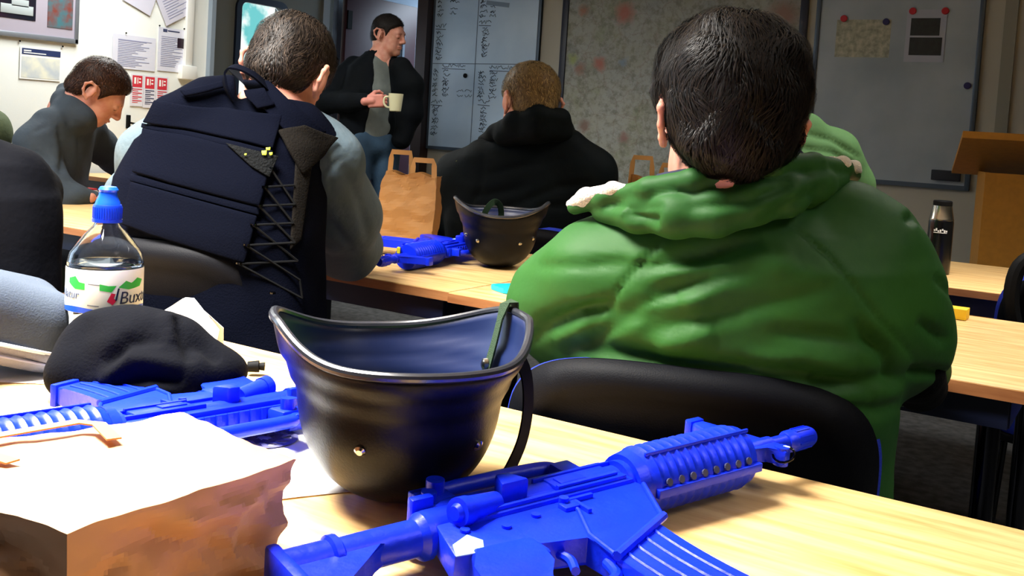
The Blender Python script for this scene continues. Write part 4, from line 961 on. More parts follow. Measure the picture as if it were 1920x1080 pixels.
def hair(par, c, R, s, m, thick, ys, zs, nstr, slen, swid, seed=1, lump=.004, res=.0035, crown=(0, -.035, .12), lift=1., top=0., earcut=.034, sides=(-1, 1)):
    """hair: base shell over the skull above a hairline z(y), plus fine strands lying along it"""
    rng = np.random.default_rng(seed)
    def hf(p):
        line = np.interp(p[..., 1], ys, zs); t = thick*(1+.0*p[..., 2])+top*np.clip(p[..., 2]/.1, 0, 1)
        d = SKULL(p)-t*np.clip((p[..., 2]-line)/.03+.35, .15, 1)
        d = smax(d, line-p[..., 2], .010)
        for q in sides: d = smax(d, -(np.linalg.norm((p-V3(q*.086, -.008, -.006))*V3(.8, 1.25, .95), axis=-1)-earcut), .008)
        return d
    v, q = nets(hf, (-.115, -.14, -.14), (.115, .13, .16), res)
    n = grad_normals(hf, v); nz = np.array([mnoise.noise(Vector(x)*20+Vector((seed, 0, 0)))+.3*mnoise.noise(Vector(x)*45) for x in v]); v = v+n*(nz*lump)[:, None]
    V_, Q_ = [to_world(v, c, R, s)], [q]; off = len(v); tone = [np.full(len(v), .25)]
    if nstr:
        fc = v[q].mean(1); ar = np.linalg.norm(np.cross(v[q[:, 2]]-v[q[:, 0]], v[q[:, 3]]-v[q[:, 1]]), axis=1); k = rng.choice(len(q), nstr, p=ar/ar.sum())
        w = rng.random((nstr, 4)); w /= w.sum(1)[:, None]; P = (v[q[k]]*w[..., None]).sum(1); K = 6; cr = np.array(crown)
        nn = grad_normals(hf, P, .003); wid = swid*(.6+.8*rng.random(nstr)); L_ = slen*(.5+rng.random(nstr)); pts = [P-nn*.002]
        ang = rng.normal(0, .25, nstr)+.55*np.array([mnoise.noise(Vector(x)*18+Vector((0, seed, 0))) for x in P])*2
        cur = P.copy(); clump = .6+1.6*np.clip(np.array([mnoise.noise(Vector(x)*32+Vector((7, seed, 0))) for x in P])+.2, 0, 1)
        for j in range(K):
            nn = grad_normals(hf, cur, .003); d = cur-cr; d = d+V3(0, 0, -.05); d[:, 0] += .02*seed % .03
            d = d-(d*nn).sum(1)[:, None]*nn; d /= np.maximum(np.linalg.norm(d, axis=1), 1e-6)[:, None]
            sd = np.cross(nn, d); d = d*np.cos(ang)[:, None]+sd*np.sin(ang)[:, None]
            cur = cur+d*(L_/K)[:, None]; dist = hf(cur); cur = cur-nn*(dist-lift*(.0012+.0025*math.sin((j+1)/K*PI)*clump))[:, None]; pts.append(cur.copy())
        ring = []
        for j, p in enumerate(pts):
            nn = grad_normals(hf, p, .003); d = (pts[min(j+1, K)]-pts[max(j-1, 0)]); sd = np.cross(nn, d); sd /= np.maximum(np.linalg.norm(sd, axis=1), 1e-9)[:, None]
            ww = (wid*(1-(j/K)**2*.85))[:, None]; ring.append(p-sd*ww/2); ring.append(p+sd*ww/2)
        A = np.stack(ring, 1); V_.append(to_world(A.reshape(-1, 3), c, R, s)); m2 = 2*(K+1)
        base = off+np.arange(nstr)[:, None]*m2; qs = np.concatenate([base+np.array([2*j, 2*j+1, 2*j+3, 2*j+2]) for j in range(K)]); Q_.append(qs.reshape(-1, 4)); tone.append(np.repeat(rng.random(nstr)**1.5, m2))
    o = meshobj('hair', np.concatenate(V_), np.concatenate(Q_), m, par, True)
    at = o.data.color_attributes.new('tone', 'FLOAT_COLOR', 'POINT'); t = np.concatenate(tone); at.data.foreach_set('color', np.stack([t, t, t, np.ones_like(t)], 1).astype(np.float32).ravel())
    return o
def hairmat(name, dark, light, rough=.42):
    m = bpy.data.materials.new(name); m.use_nodes = True; N = m.node_tree.nodes; L = m.node_tree.links; b = N['Principled BSDF']
    a = N.new('ShaderNodeAttribute'); a.attribute_name = 'tone'; r = N.new('ShaderNodeValToRGB'); r.color_ramp.elements[0].color = srgb(dark); r.color_ramp.elements[1].color = srgb(light)
    L.new(a.outputs['Color'], r.inputs[0]); L.new(r.outputs[0], b.inputs['Base Color']); b.inputs['Roughness'].default_value = rough; b.inputs['Specular IOR Level'].default_value = .24; return m
def person(name_label, hc, R, s, neck, hip, sh, el, wr, kn, ft, wide=.14):
    """one continuous body; sh, el, wr, kn, ft are (left, right) pairs. returns the root"""
    t = thing('person', name_label, 'person', (0, 0, 0)); hf = loc_f(HEAD, hc, R, s); hc = np.array(hc, float); nb = hc+R@V3(0, -.03, -.075)*s
    core = [f_caps(nb, neck, .053*s, .06), f_caps(neck, hip, .07, .085)]
    for k in (0, 1):
        core += [f_caps(neck, sh[k], .05, .038), f_caps(sh[k], el[k], .036, .028), f_caps(el[k], wr[k], .028, .022), f_caps(hip if abs(hip[2]-kn[k][2]) < .3 else (kn[k][0]*.85+hip[0]*.15, kn[k][1]*.85+hip[1]*.15, hip[2]), kn[k], .06, .035), f_caps(kn[k], ft[k], .035, .028)]
    cf = union(core, .04); lo = np.minimum.reduce([np.array(x, float) for x in (neck, hip, *sh, *el, *wr, *kn, *ft)])-.12; hi = np.maximum.reduce([np.array(x, float) for x in (neck, hip, *sh, *el, *wr, *kn, *ft)])+.12
    v1, q1 = nets(cf, lo, hi, .02)
    both = union([hf, core[0], f_caps(neck, (np.array(neck)+np.array(hip))/2, .085, .09)], .02); h2 = hc+np.array([.14, .14, .16]); l2 = np.minimum(hc-np.array([.14, .14, .15]), np.array(neck)-.03)
    l2[2] = neck[2]-.03; v2, q2 = nets(both, l2, h2, .0034 if s > 0 else .004)
    v2 = project(both, v2, 1)
    meshobj('body', np.concatenate([v1, v2]), np.concatenate([q1, q2+len(v1)]), M['skin'], t)
    return t
def eyes(par, c, R, s):
    for q, nm in ((-1, 'eye'), (1, 'eye')):
        b = B(); ctr = to_world(np.array([[q*.032, .0845, .001]]), c, R, s)[0]
        bmesh.ops.create_uvsphere(b.bm, u_segments=14, v_segments=10, radius=.0115*s, matrix=Matrix.Translation(ctr)); b.done(nm, M['black'] if False else mat('eye_dark', '2a2320', .25) if 'eye' not in M else M['eye'], par)
def hand(par_bits, wrist, fdir, pn, side, curl=(20, 35, 30), s=1.):
    """sdf list of a hand: fdir = finger direction, pn = out of the back of the hand, side=+1 right hand"""
    y = np.array(fdir, float); y /= np.linalg.norm(y); z = np.array(pn, float); z -= y*(z@y); z /= np.linalg.norm(z); x = np.cross(y, z)*side   # x = away from the thumb
    R = np.stack([x, y, z], 1); w = np.array(wrist, float); T = lambda a: w+R@(np.array(a, float)*s)
    fs = [f_box(T((0, .045, 0)), np.array((.040, .048, .013))*s, .012*s, R), f_caps(w-y*.02, T((0, .02, 0)), .024*s, .024*s)]
    for k, (fx, L_) in enumerate(((-.029, .070), (-.010, .078), (.010, .073), (.029, .058))):
        p = T((fx, .088, 0)); a = 0; r = .0088*s; q = np.array([fx, .088, 0.])
        for j, (fr, cu) in enumerate(zip((.45, .32, .25), curl)):
            a += math.radians(cu+k*2); q2 = q+np.array([0, math.cos(a), -math.sin(a)])*L_*fr; fs.append(f_caps(T(q), T(q2), r, r*.92)); q = q2; r *= .92
    q = [(-.034, .02, -.004), (-.056, .05, -.014), (-.060, .078, -.026), (-.05, .098, -.036)]
    fs += chain([T(a) for a in q], [.012*s, .0105*s, .0095*s, .0085*s])
    return union(fs, .006*s)
def cloth(name, fs, m, par, res=.006, k=.03, disp=None, pad=.02, lo=None, hi=None):
    return sdfobj(name, union(fs, k) if isinstance(fs, list) else fs, lo, hi, res, m, par, disp)
def bearing(a): a = math.radians(a); return np.array([-math.sin(a), math.cos(a), 0.]), np.array([math.cos(a), math.sin(a), 0.])
CAMC = np.array([0, 0, 1.10])
def ray0(x, y): return np.array(_F2)+np.array(_R3)*(x-960)/1900+np.array(_U3)*(360-y)/1900
def wrinkle(scale, amp, seed, stretch=(1, 1, 1)):
    def g(v, n):
        d = np.array([mnoise.noise(Vector((p[0]*scale*stretch[0]+seed, p[1]*scale*stretch[1], p[2]*scale*stretch[2]))) for p in v])
        return v+n*(d*amp)[:, None]
    return g
def legs_seated(par, hipL, hipR, fwd, m, mshoe, res=.012, floor=0., knee=.42):
    f3 = np.array(fwd); fs = []; kn = []; ft = []
    for h in (hipL, hipR):
        h = np.array(h, float); k = h+f3*knee; k[2] = .50; f_ = k-f3*.05; f_[2] = floor+.10; fs += [f_caps(h, k, .095, .068), f_caps(k, f_, .066, .05)]; kn.append(k); ft.append(f_)
    a = np.array(fs and [hipL, hipR]+kn+ft); fs.append(f_caps(hipL, hipR, .11, .11))
    cloth('trousers', fs, m, par, res, .04, lo=a.min(0)-.13, hi=a.max(0)+.13)
    b = B()
    for f_ in ft:
        yaw = math.atan2(f3[1], f3[0]); mx = Matrix.Translation((f_[0]+f3[0]*.06, f_[1]+f3[1]*.06, floor)) @ Matrix.Rotation(yaw, 4, 'Z')
        b = B(); b.prism([(x*1.0, y) for x, y in rrect(.28, .10, .045)], .004, .085, mx, bev=.012); b.done('shoe', mshoe, par)
    return kn, ft

# ============ nearest man: green padded jacket, dark hair, back to us
FG, LG = bearing(20)
hcG = np.array((-0.480, 1.274, 1.123)); RG = head_rot(33, 2, 3)
neckG = (-0.494, 1.375, 1.005); hipG = (-0.493, 1.383, 0.615)
shG = ((-0.628, 1.273, 0.917), (-0.325, 1.443, 0.956)); elG = ((-0.716, 1.295, 0.846), (-0.289, 1.505, 0.841)); wrG = ((-0.834, 1.641, 0.763), (-0.379, 1.807, 0.728))
jm = mat('green_padded_nylon', '29581f', .6, bump=.08, bscale=45, nscale=5, color2='234f20', spec=.2)
knG = (hipG+FG*.5*np.array([1, 1, 1]), hipG+FG*.5) if False else None
hG = np.array(hipG); hG[2] = .56
g = person('man in a green padded jacket with dark hair, nearest, seen from behind', hcG, RG, .965, neckG, tuple(hG), shG, elG, wrG, (tuple(hG+FG*.4-LG*.12), tuple(hG+FG*.4+LG*.12)), (tuple(hG+FG*.36-LG*.12-V3(0, 0, .43)), tuple(hG+FG*.36+LG*.12-V3(0, 0, .43))))
hmG = hairmat('dark_brown_hair', '020202', '1d130d', .5)
hair(g, hcG, RG, .965, hmG, .0135, [-.13, -.05, -.03, .0, .03, .055, .08, .11], [-.080, -.050, -.022, .012, .016, .01, .05, .07], 21000, .048, .0011, seed=1, lump=.010, res=.0032, top=.014, crown=(.02, -.05, .13), lift=2.8, earcut=.028, sides=(-1,))
secs = [((-0.490, 1.395, 0.589), .235, .15), ((-0.493, 1.377, 0.695), .238, .155), ((-0.483, 1.355, 0.793), .235, .155), ((-0.477, 1.342, 0.886), .228, .15), ((-0.475, 1.336, 0.946), .205, .138), ((-0.473, 1.334, 0.987), .160, .115), ((-0.472, 1.331, 1.023), .09, .08)]
fs = [f_loft(secs, LG, FG, 2.3)]
fs += chain([(-0.599, 1.269, 0.939), (-0.643, 1.251, 0.909), (-0.711, 1.286, 0.847), (-0.829, 1.609, 0.768)], [.052, .062, .071, .056])
fs += chain([(-0.352, 1.393, 0.996), (-0.325, 1.414, 0.967), (-0.299, 1.455, 0.899), (-0.288, 1.505, 0.838), (-0.311, 1.675, 0.771), (-0.401, 1.828, 0.721)], [.060, .067, .068, .063, .056, .05])
def shift(P, d): return [tuple(np.array(p)) for p in P]
DK = [  # creases (down) and swells (up) of the quilted back
 ([(-0.539, 1.153, 0.938), (-0.459, 1.181, 0.958), (-0.400, 1.220, 0.980)], -.010, .014), ([(-0.524, 1.161, 0.926), (-0.453, 1.184, 0.943), (-0.388, 1.227, 0.971)], .006, .014),
 ([(-0.525, 1.159, 0.909), (-0.452, 1.184, 0.933), (-0.386, 1.226, 0.951)], -.008, .014), ([(-0.487, 1.171, 0.903), (-0.419, 1.205, 0.936), (-0.368, 1.250, 0.965)], .008, .018),
 ([(-0.580, 1.157, 0.863), (-0.518, 1.163, 0.896), (-0.446, 1.187, 0.927)], -.007, .012), ([(-0.585, 1.153, 0.846), (-0.523, 1.159, 0.879), (-0.450, 1.183, 0.907)], .008, .016),
 ([(-0.601, 1.141, 0.834), (-0.539, 1.148, 0.871), (-0.471, 1.169, 0.895)], -.010, .012), ([(-0.526, 1.155, 0.858), (-0.469, 1.169, 0.879), (-0.409, 1.207, 0.890)], -.005, .012),
 ([(-0.606, 1.138, 0.827), (-0.500, 1.168, 0.820), (-0.350, 1.251, 0.820), (-0.283, 1.362, 0.788)], -.011, .014), ([(-0.508, 1.165, 0.836), (-0.444, 1.195, 0.863)], .008, .016),
 ([(-0.388, 1.231, 0.870), (-0.326, 1.294, 0.865), (-0.282, 1.367, 0.848)], -.005, .010), ([(-0.341, 1.268, 0.809), (-0.291, 1.335, 0.808), (-0.263, 1.423, 0.806)], -.009, .012),
 ([(-0.323, 1.312, 0.773), (-0.285, 1.383, 0.763), (-0.264, 1.444, 0.766)], -.007, .012), ([(-0.315, 1.325, 0.883), (-0.284, 1.378, 0.839), (-0.268, 1.419, 0.791)], -.011, .013),
 ([(-0.387, 1.254, 1.011), (-0.337, 1.294, 0.962), (-0.291, 1.364, 0.882), (-0.260, 1.451, 0.824)], -.0045, .0045), ([(-0.516, 1.182, 0.979), (-0.543, 1.162, 0.937), (-0.598, 1.169, 0.860)], -.004, .0045),
 ([(-0.716, 1.217, 0.910), (-0.631, 1.200, 0.922), (-0.558, 1.176, 0.941)], -.004, .010), ([(-0.715, 1.211, 0.828), (-0.638, 1.191, 0.861), (-0.570, 1.164, 0.881)], -.008, .012), ([(-0.678, 1.209, 0.812), (-0.619, 1.202, 0.844)], .006, .015),
 ([(-0.279, 1.417, 1.007), (-0.272, 1.457, 1.016), (-0.267, 1.483, 0.997)], -.010, .008), ([(-0.258, 1.484, 0.931), (-0.234, 1.544, 0.899)], -.006, .008), ([(-0.267, 1.450, 0.875), (-0.235, 1.515, 0.841)], -.008, .010), ([(-0.272, 1.465, 0.805), (-0.228, 1.540, 0.793)], -.012, .010),
 ([(-0.407, 1.216, 0.822), (-0.355, 1.262, 0.838), (-0.304, 1.328, 0.822)], .006, .02), ([(-0.571, 1.164, 0.892), (-0.659, 1.201, 0.846), (-0.730, 1.224, 0.801)], -.007, .010), ([(-0.448, 1.183, 0.887), (-0.369, 1.246, 0.912), (-0.331, 1.295, 0.925)], -.004, .012)]
viewG = np.array((-0.444, 1.245, 0.901))-CAMC
def dispG(v, n):
    v = wrinkle(7, .005, 3., (1, 1, 1.6))(v, n); v = wrinkle(26, .0012, 8., (.5, .5, 1.6))(v, n)
    return strokes(v, n, [(s_, a*1.2, w*.85) for s_, a, w in DK], viewG)
lo = np.array([-1.12, .98, .62]); hi = np.array([.05, 2.0, 1.16])
sdfobj('jacket', union(fs, .055), lo, hi, .0058, jm, g, dispG)
col = union(chain([(-0.671, 1.228, 0.998), (-0.616, 1.210, 1.016), (-0.546, 1.191, 1.035), (-0.485, 1.190, 1.051), (-0.438, 1.211, 1.065), (-0.403, 1.248, 1.075), (-0.373, 1.315, 1.079), (-0.356, 1.397, 1.075), (-0.351, 1.447, 1.066)], [.011, .0125, .014, .014, .014, .014, .0135, .012, .009]), .010)
col2 = union(chain([(-0.625, 1.221, 0.996), (-0.561, 1.197, 1.000), (-0.506, 1.190, 1.004), (-0.459, 1.203, 1.012), (-0.419, 1.225, 1.027), (-0.388, 1.261, 1.039), (-0.369, 1.322, 1.053), (-0.355, 1.384, 1.059)], [.014, .021, .026, .027, .026, .024, .020, .013]), .02)
ins = union(chain([(-0.599, 1.250, 1.003), (-0.529, 1.252, 1.006), (-0.461, 1.285, 1.022), (-0.405, 1.328, 1.044), (-0.378, 1.393, 1.056)], [.026, .038, .042, .038, .026]), .02)
def dispH(v, n):
    v = wrinkle(14, .0025, 5., (1, 1, 1))(v, n)
    return strokes(v, n, [([(-0.582, 1.201, 0.999), (-0.546, 1.199, 0.992), (-0.528, 1.199, 0.991)], -.012, .010), ([(-0.414, 1.236, 1.001), (-0.374, 1.275, 1.030), (-0.353, 1.314, 1.052)], -.007, .009), ([(-0.496, 1.209, 1.011), (-0.431, 1.239, 1.023), (-0.390, 1.278, 1.049)], -.007, .008), ([(-0.620, 1.213, 1.006), (-0.527, 1.212, 1.008)], -.006, .007)], viewG)
sdfobj('hood_collar', union([col, col2, ins], .006), (-.98, 1.0, .86), (-.08, 1.75, 1.12), .0045, jm, g, dispH)
fl = mat('cream_fleece_lining', 'e6dccb', .95, bump=.6, bscale=400, sheen=.5)
sdfobj('collar_lining', union(chain([(-0.676, 1.225, 1.002), (-0.648, 1.214, 1.014), (-0.599, 1.199, 1.030), (-0.562, 1.193, 1.033)], [.006, .0115, .008, .004]), .01), (-.98, 1.0, .9), (-.5, 1.6, 1.12), .0032, fl, g, wrinkle(80, .0015, 1.))
sdfobj('collar_lining', union(chain([(-0.365, 1.362, 1.086), (-0.354, 1.387, 1.082), (-0.348, 1.426, 1.077), (-0.345, 1.445, 1.072)], [.005, .008, .008, .004]), .01), (-.5, 1.0, .9), (-.0, 1.8, 1.2), .0032, fl, g, wrinkle(80, .0015, 2.))
sdfobj('collar_lining', union(chain([(-0.511, 1.195, 1.039), (-0.485, 1.200, 1.042), (-0.464, 1.208, 1.049)], [.002, .0035, .002]), .01), (-.7, 1.0, .9), (-.3, 1.6, 1.2), .003, fl, g)
b = B(); P = [(-0.553, 1.257, 1.034), (-0.498, 1.216, 1.045), (-0.455, 1.220, 1.058), (-0.422, 1.242, 1.071), (-0.399, 1.310, 1.081)]; b.tube(cat_rom(P, 5), .021, 14); b.done('shirt_collar', mat('navy_shirt', '0a1236', .8), g)
sdfobj('dark_sleeve_end', union([f_caps((-0.266, 1.516, 0.797), (-0.271, 1.604, 0.756), .044, .040)], .02), np.array((-0.270, 1.559, 0.778))-.12, np.array((-0.270, 1.559, 0.778))+.12, .005, mat('near_black_sleeve_end', '06080a', .9, bump=.3, bscale=200, spec=.1), g, wrinkle(20, .004, 1.))  # near-black piece at the lower right sleeve
legs_seated(g, tuple(hG-LG*.10), tuple(hG+LG*.10), FG, mat('dark_trousers', '14161c', .9), M['black'])

# ============ man in the black tactical vest
FV, LV = bearing(22)
hcV = np.array((-1.530, 1.528, 1.181)); RV = head_rot(24, 26, 11)
neckV = (-1.524, 1.477, 1.077); hV = np.array((-1.524, 1.354, 0.692)); hV[2] = .58
shV = ((-1.672, 1.368, 1.028), (-1.445, 1.546, 1.012)); elV = ((-1.848, 1.423, 0.868), (-1.564, 1.787, 0.797)); wrV = ((-2.062, 1.698, 0.796), (-1.847, 1.913, 0.753))
vman = person('man in a black tactical vest and grey blue shirt, seen from behind', hcV, RV, .95, neckV, tuple(hV), shV, elV, wrV, (tuple(hV+FV*.4-LV*.12), tuple(hV+FV*.4+LV*.12)), (tuple(hV+FV*.36-LV*.12-V3(0, 0, .45)), tuple(hV+FV*.36+LV*.12-V3(0, 0, .45))))
hmV = hairmat('greying_brown_hair', '0c0908', '463a31', .5)
hair(vman, hcV, RV, .95, hmV, .008, [-.13, -.05, -.03, .0, .03, .055, .08, .11], [-.070, -.062, -.045, .010, .014, .01, .055, .075], 7000, .026, .0013, seed=2, lump=.004, top=.006, lift=1.3)
sm = mat('grey_blue_shirt', '52626c', .85, bump=.2, bscale=60, nscale=6, color2='465760')
fs = chain([(-1.472, 1.509, 1.059), (-1.441, 1.549, 1.013), (-1.493, 1.673, 0.893), (-1.568, 1.785, 0.804), (-1.833, 1.899, 0.755)], [.07, .074, .078, .07, .045])
vV = np.array((-1.452, 1.559, 0.924))-CAMC
SV = [([(-1.491, 1.536, 0.943), (-1.456, 1.560, 0.979), (-1.422, 1.584, 1.014)], -.006, .008), ([(-1.478, 1.541, 0.899), (-1.497, 1.645, 0.870), (-1.519, 1.744, 0.803)], -.008, .012), ([(-1.490, 1.589, 0.851), (-1.540, 1.731, 0.801), (-1.498, 1.757, 0.792)], -.006, .010), ([(-1.421, 1.584, 1.003), (-1.451, 1.678, 0.920), (-1.493, 1.763, 0.829)], -.005, .010), ([(-1.533, 1.619, 0.833), (-1.558, 1.718, 0.776)], -.007, .010), ([(-1.427, 1.524, 1.044), (-1.436, 1.573, 0.980), (-1.470, 1.607, 0.932)], -.004, .005)]
sdfobj('shirt_sleeve', union(fs, .04), np.array((-1.545, 1.677, 0.912))-.38, np.array((-1.545, 1.677, 0.912))+.38, .007, sm, vman, lambda v, n: strokes(wrinkle(14, .006, 2.)(v, n), n, SV, vV))
fs = chain([(-1.661, 1.377, 1.050), (-1.737, 1.361, 1.002), (-1.858, 1.419, 0.902), (-2.055, 1.643, 0.800)], [.065, .06, .055, .045])
sdfobj('shirt_sleeve', union(fs, .04), np.array((-1.868, 1.475, 0.935))-.40, np.array((-1.868, 1.475, 0.935))+.42, .007, sm, vman, wrinkle(14, .006, 4.))
vm = mat('black_vest_cordura', '040610', .9, bump=.2, bscale=300, nscale=3, color2='050712', spec=.03)
vm2 = mat('faded_black_vest_canvas', '0f0c09', .9, bump=.3, bscale=260, spec=.1)
secsV = [((-1.517, 1.356, 0.651), .215, .125), ((-1.536, 1.363, 0.753), .215, .13), ((-1.551, 1.374, 0.867), .212, .135), ((-1.566, 1.395, 0.960), .205, .13), ((-1.568, 1.417, 1.035), .185, .115), ((-1.563, 1.441, 1.085), .14, .10), ((-1.551, 1.463, 1.119), .09, .085)]
pts = [f_loft(secsV, LV, FV, 3.2)]
pts += chain([(-1.636, 1.336, 1.077), (-1.601, 1.384, 1.112), (-1.564, 1.432, 1.135), (-1.529, 1.465, 1.116)], [.05, .045, .032, .024]) + chain([(-1.487, 1.432, 1.109), (-1.457, 1.484, 1.075), (-1.422, 1.527, 1.041)], [.04, .05, .045])
core = union(pts, .04); cut = f_ell(hcV+RV@V3(0, .0, -.03), (.085, .11, .13), RV)
sdfobj('tactical_vest', lambda p: smax(core(p), -cut(p), .02), (-2.25, .95, .58), (-1.05, 1.95, 1.24), .008, vm, vman, wrinkle(12, .005, 7.))
def vpatch(name, quad_px, m, off=.012, nx=14, nz=8, thick=.008, par=vman):
    """raised fabric panel laid on the vest surface between four corner points (tl, tr, br, bl)"""
    tl, tr, br, bl = [np.array(p) for p in quad_px]; V_ = []
    for j in range(nz+1):
        for i in range(nx+1):
            u, w = i/nx, j/nz; p = (tl*(1-u)+tr*u)*(1-w)+(bl*(1-u)+br*u)*w; V_.append(p)
    V_ = np.array(V_); d = V_-CAMC; d /= np.linalg.norm(d, axis=1)[:, None]; tt = np.zeros(len(V_)); start = V_-d*.25
    for _ in range(60):
        s_ = core(start+d*tt[:, None]); tt += np.clip(s_, -.02, .05)*.8
    hit = start+d*tt[:, None]; n = grad_normals(core, hit); hit = hit+n*off
    F_ = [(j*(nx+1)+i, j*(nx+1)+i+1, (j+1)*(nx+1)+i+1, (j+1)*(nx+1)+i) for j in range(nz) for i in range(nx)]
    o = meshobj(name, hit, np.array(F_), m, par); so = o.modifiers.new('thickness', 'SOLIDIFY'); so.thickness = thick; so.offset = 0; bv = o.modifiers.new('soft', 'BEVEL'); bv.width = .003; bv.segments = 2; bv.limit_method = 'ANGLE'
    return o
T_ = 1.88
vpatch('back_panel', [(-1.567, 1.239, 1.105), (-1.373, 1.360, 1.093), (-1.381, 1.351, 1.031), (-1.579, 1.229, 1.068)], vm)
vpatch('back_panel', [(-1.579, 1.228, 1.056), (-1.380, 1.351, 1.019), (-1.392, 1.336, 0.925), (-1.591, 1.214, 0.972)], vm)
vpatch('back_panel', [(-1.591, 1.213, 0.956), (-1.394, 1.334, 0.907), (-1.405, 1.320, 0.821), (-1.599, 1.202, 0.876)], vm)
vpatch('webbing_strap', [(-1.565, 1.214, 1.067), (-1.366, 1.336, 1.030), (-1.367, 1.335, 1.020), (-1.566, 1.212, 1.057)], vm, .010, 12, 2, .004)
vpatch('webbing_strap', [(-1.577, 1.199, 0.971), (-1.377, 1.322, 0.925), (-1.377, 1.321, 0.911), (-1.577, 1.198, 0.959)], vm, .010, 12, 2, .004)
vpatch('shoulder_pad', [(-1.392, 1.370, 1.063), (-1.354, 1.395, 1.080), (-1.334, 1.465, 1.059), (-1.351, 1.390, 0.988)], vm2, .012, 10, 8)
vpatch('side_panel', [(-1.361, 1.386, 1.017), (-1.337, 1.401, 1.014), (-1.341, 1.388, 0.868), (-1.356, 1.377, 0.847)], vm2, .006, 4, 12, .006)
vpatch('shoulder_strap', [(-1.481, 1.322, 1.179), (-1.444, 1.345, 1.175), (-1.319, 1.416, 1.070), (-1.374, 1.381, 1.054)], vm, .012, 12, 4, .006)
vpatch('shoulder_strap', [(-1.548, 1.276, 1.127), (-1.487, 1.316, 1.148), (-1.483, 1.318, 1.138), (-1.540, 1.280, 1.118)], vm, .012, 8, 3, .006)
vpatch('neck_patch', [(-1.443, 1.342, 1.129), (-1.418, 1.359, 1.135), (-1.401, 1.368, 1.110), (-1.424, 1.353, 1.101)], vm, .018, 5, 5, .006)
vpatch('mesh_insert', [(-1.450, 1.307, 1.034), (-1.373, 1.355, 1.016), (-1.382, 1.346, 0.976), (-1.409, 1.331, 0.993)], mat('ribbed_mesh_insert', '06080a', .8, bump=.6, bscale=200, spec=.1), .020, 6, 4, .003)
ysc = mat('yellow_scrap', 'b4c024', .7)
for x, y, w_, h_ in ((493, 293, 9, 8), (500, 287, 8, 5), (505, 296, 6, 5), (464, 299, 5, 3)): vpatch('yellow_leaf_scrap', [tuple(CAMC+ray0(x, y)*1.88), tuple(CAMC+ray0(x+w_, y-1)*1.88), tuple(CAMC+ray0(x+w_-1, y+h_)*1.88), tuple(CAMC+ray0(x+1, y+h_)*1.88)], ysc, .026, 1, 1, .002)
P = cat_rom([(-1.514, 1.368, 1.122), (-1.519, 1.355, 1.145), (-1.524, 1.354, 1.170), (-1.515, 1.360, 1.185), (-1.498, 1.371, 1.184), (-1.482, 1.392, 1.172), (-1.479, 1.428, 1.150)], 5); ctrh = Vector((-1.505, 1.376, 1.152))
B().ribbon(P, .034, .004, [tuple((p-ctrh).normalized()) for p in P]).done('grab_handle', vm, vman)
# lacing down the right side
eye = []
def hitv(p, off=.016):
    p = np.array([p]); d = p-CAMC; d /= np.linalg.norm(d, axis=1)[:, None]; st = p-d*.25; tt = np.zeros(1)
    for _ in range(80): tt += np.clip(core(st+d*tt[:, None]), -.02, .05)*.8
    h = st+d*tt[:, None]; return Vector(h[0]+grad_normals(core, h)[0]*off)
LE = [hitv(p) for p in ((-1.396, 1.362, 0.992), (-1.402, 1.356, 0.958), (-1.407, 1.350, 0.923), (-1.413, 1.344, 0.887), (-1.420, 1.337, 0.852), (-1.428, 1.329, 0.817), (-1.375, 1.359, 0.765))]
RE = [hitv(p, .010) for p in ((-1.360, 1.383, 0.967), (-1.357, 1.383, 0.932), (-1.356, 1.380, 0.897), (-1.351, 1.381, 0.862), (-1.344, 1.383, 0.828), (-1.338, 1.384, 0.793), (-1.332, 1.386, 0.759))]
b = B()
for k in range(6): b.tube([LE[k], RE[k+1]], .0022, 6); b.tube([RE[k], LE[k+1] if k < 5 else RE[k+1]], .0022, 6)
b.done('lacing_cord', M['black'], vman)
for p in LE: B().lathe([(.003, 0), (.006, .0), (.006, .003), (.003, .003)], 14, p, cap=False).done('eyelet', M['chrome'], vman)
legs_seated(vman, tuple(hV-LV*.10), tuple(hV+LV*.10), FV, mat('black_combat_trousers', '0e1014', .9), M['black'])

# ============ man in the dark coat behind the small helmet
FN, LN = bearing(22)
hcN = np.array((-1.683, 2.735, 1.181)); RN = head_rot(56, 4, 3)
neckN = (-1.688, 2.783, 1.071); hN = np.array((-1.718, 2.796, 0.690)); hN[2] = .58
shN = ((-1.882, 2.713, 0.974), (-1.522, 2.825, 1.017)); elN = ((-2.015, 2.791, 0.765), (-1.519, 2.931, 0.827)); wrN = ((-2.123, 3.079, 0.780), (-1.776, 3.183, 0.810))
nm_ = person('man in a dark teal coat with short sandy hair, seen from behind the small helmet', hcN, RN, 1.0, neckN, tuple(hN), shN, elN, wrN, (tuple(hN+FN*.4-LN*.12), tuple(hN+FN*.4+LN*.12)), (tuple(hN+FN*.36-LN*.12-V3(0, 0, .45)), tuple(hN+FN*.36+LN*.12-V3(0, 0, .45))))
hair(nm_, hcN, RN, 1.0, hairmat('short_sandy_hair', '4d3c24', 'a08756', .55), .007, [-.13, -.05, -.03, .0, .03, .055, .08, .11], [-.070, -.058, -.035, .012, .014, .01, .055, .075], 4500, .013, .0015, seed=3, lump=.003, top=.008)
cm = mat('dark_teal_coat', '040c10', .75, bump=.15, bscale=40, nscale=5, color2='03090c', spec=.1)
secsN = [((-1.722, 2.811, 0.618), .25, .15), ((-1.727, 2.798, 0.794), .25, .155), ((-1.719, 2.788, 0.917), .235, .15), ((-1.702, 2.781, 1.004), .20, .13), ((-1.688, 2.783, 1.071), .12, .10)]
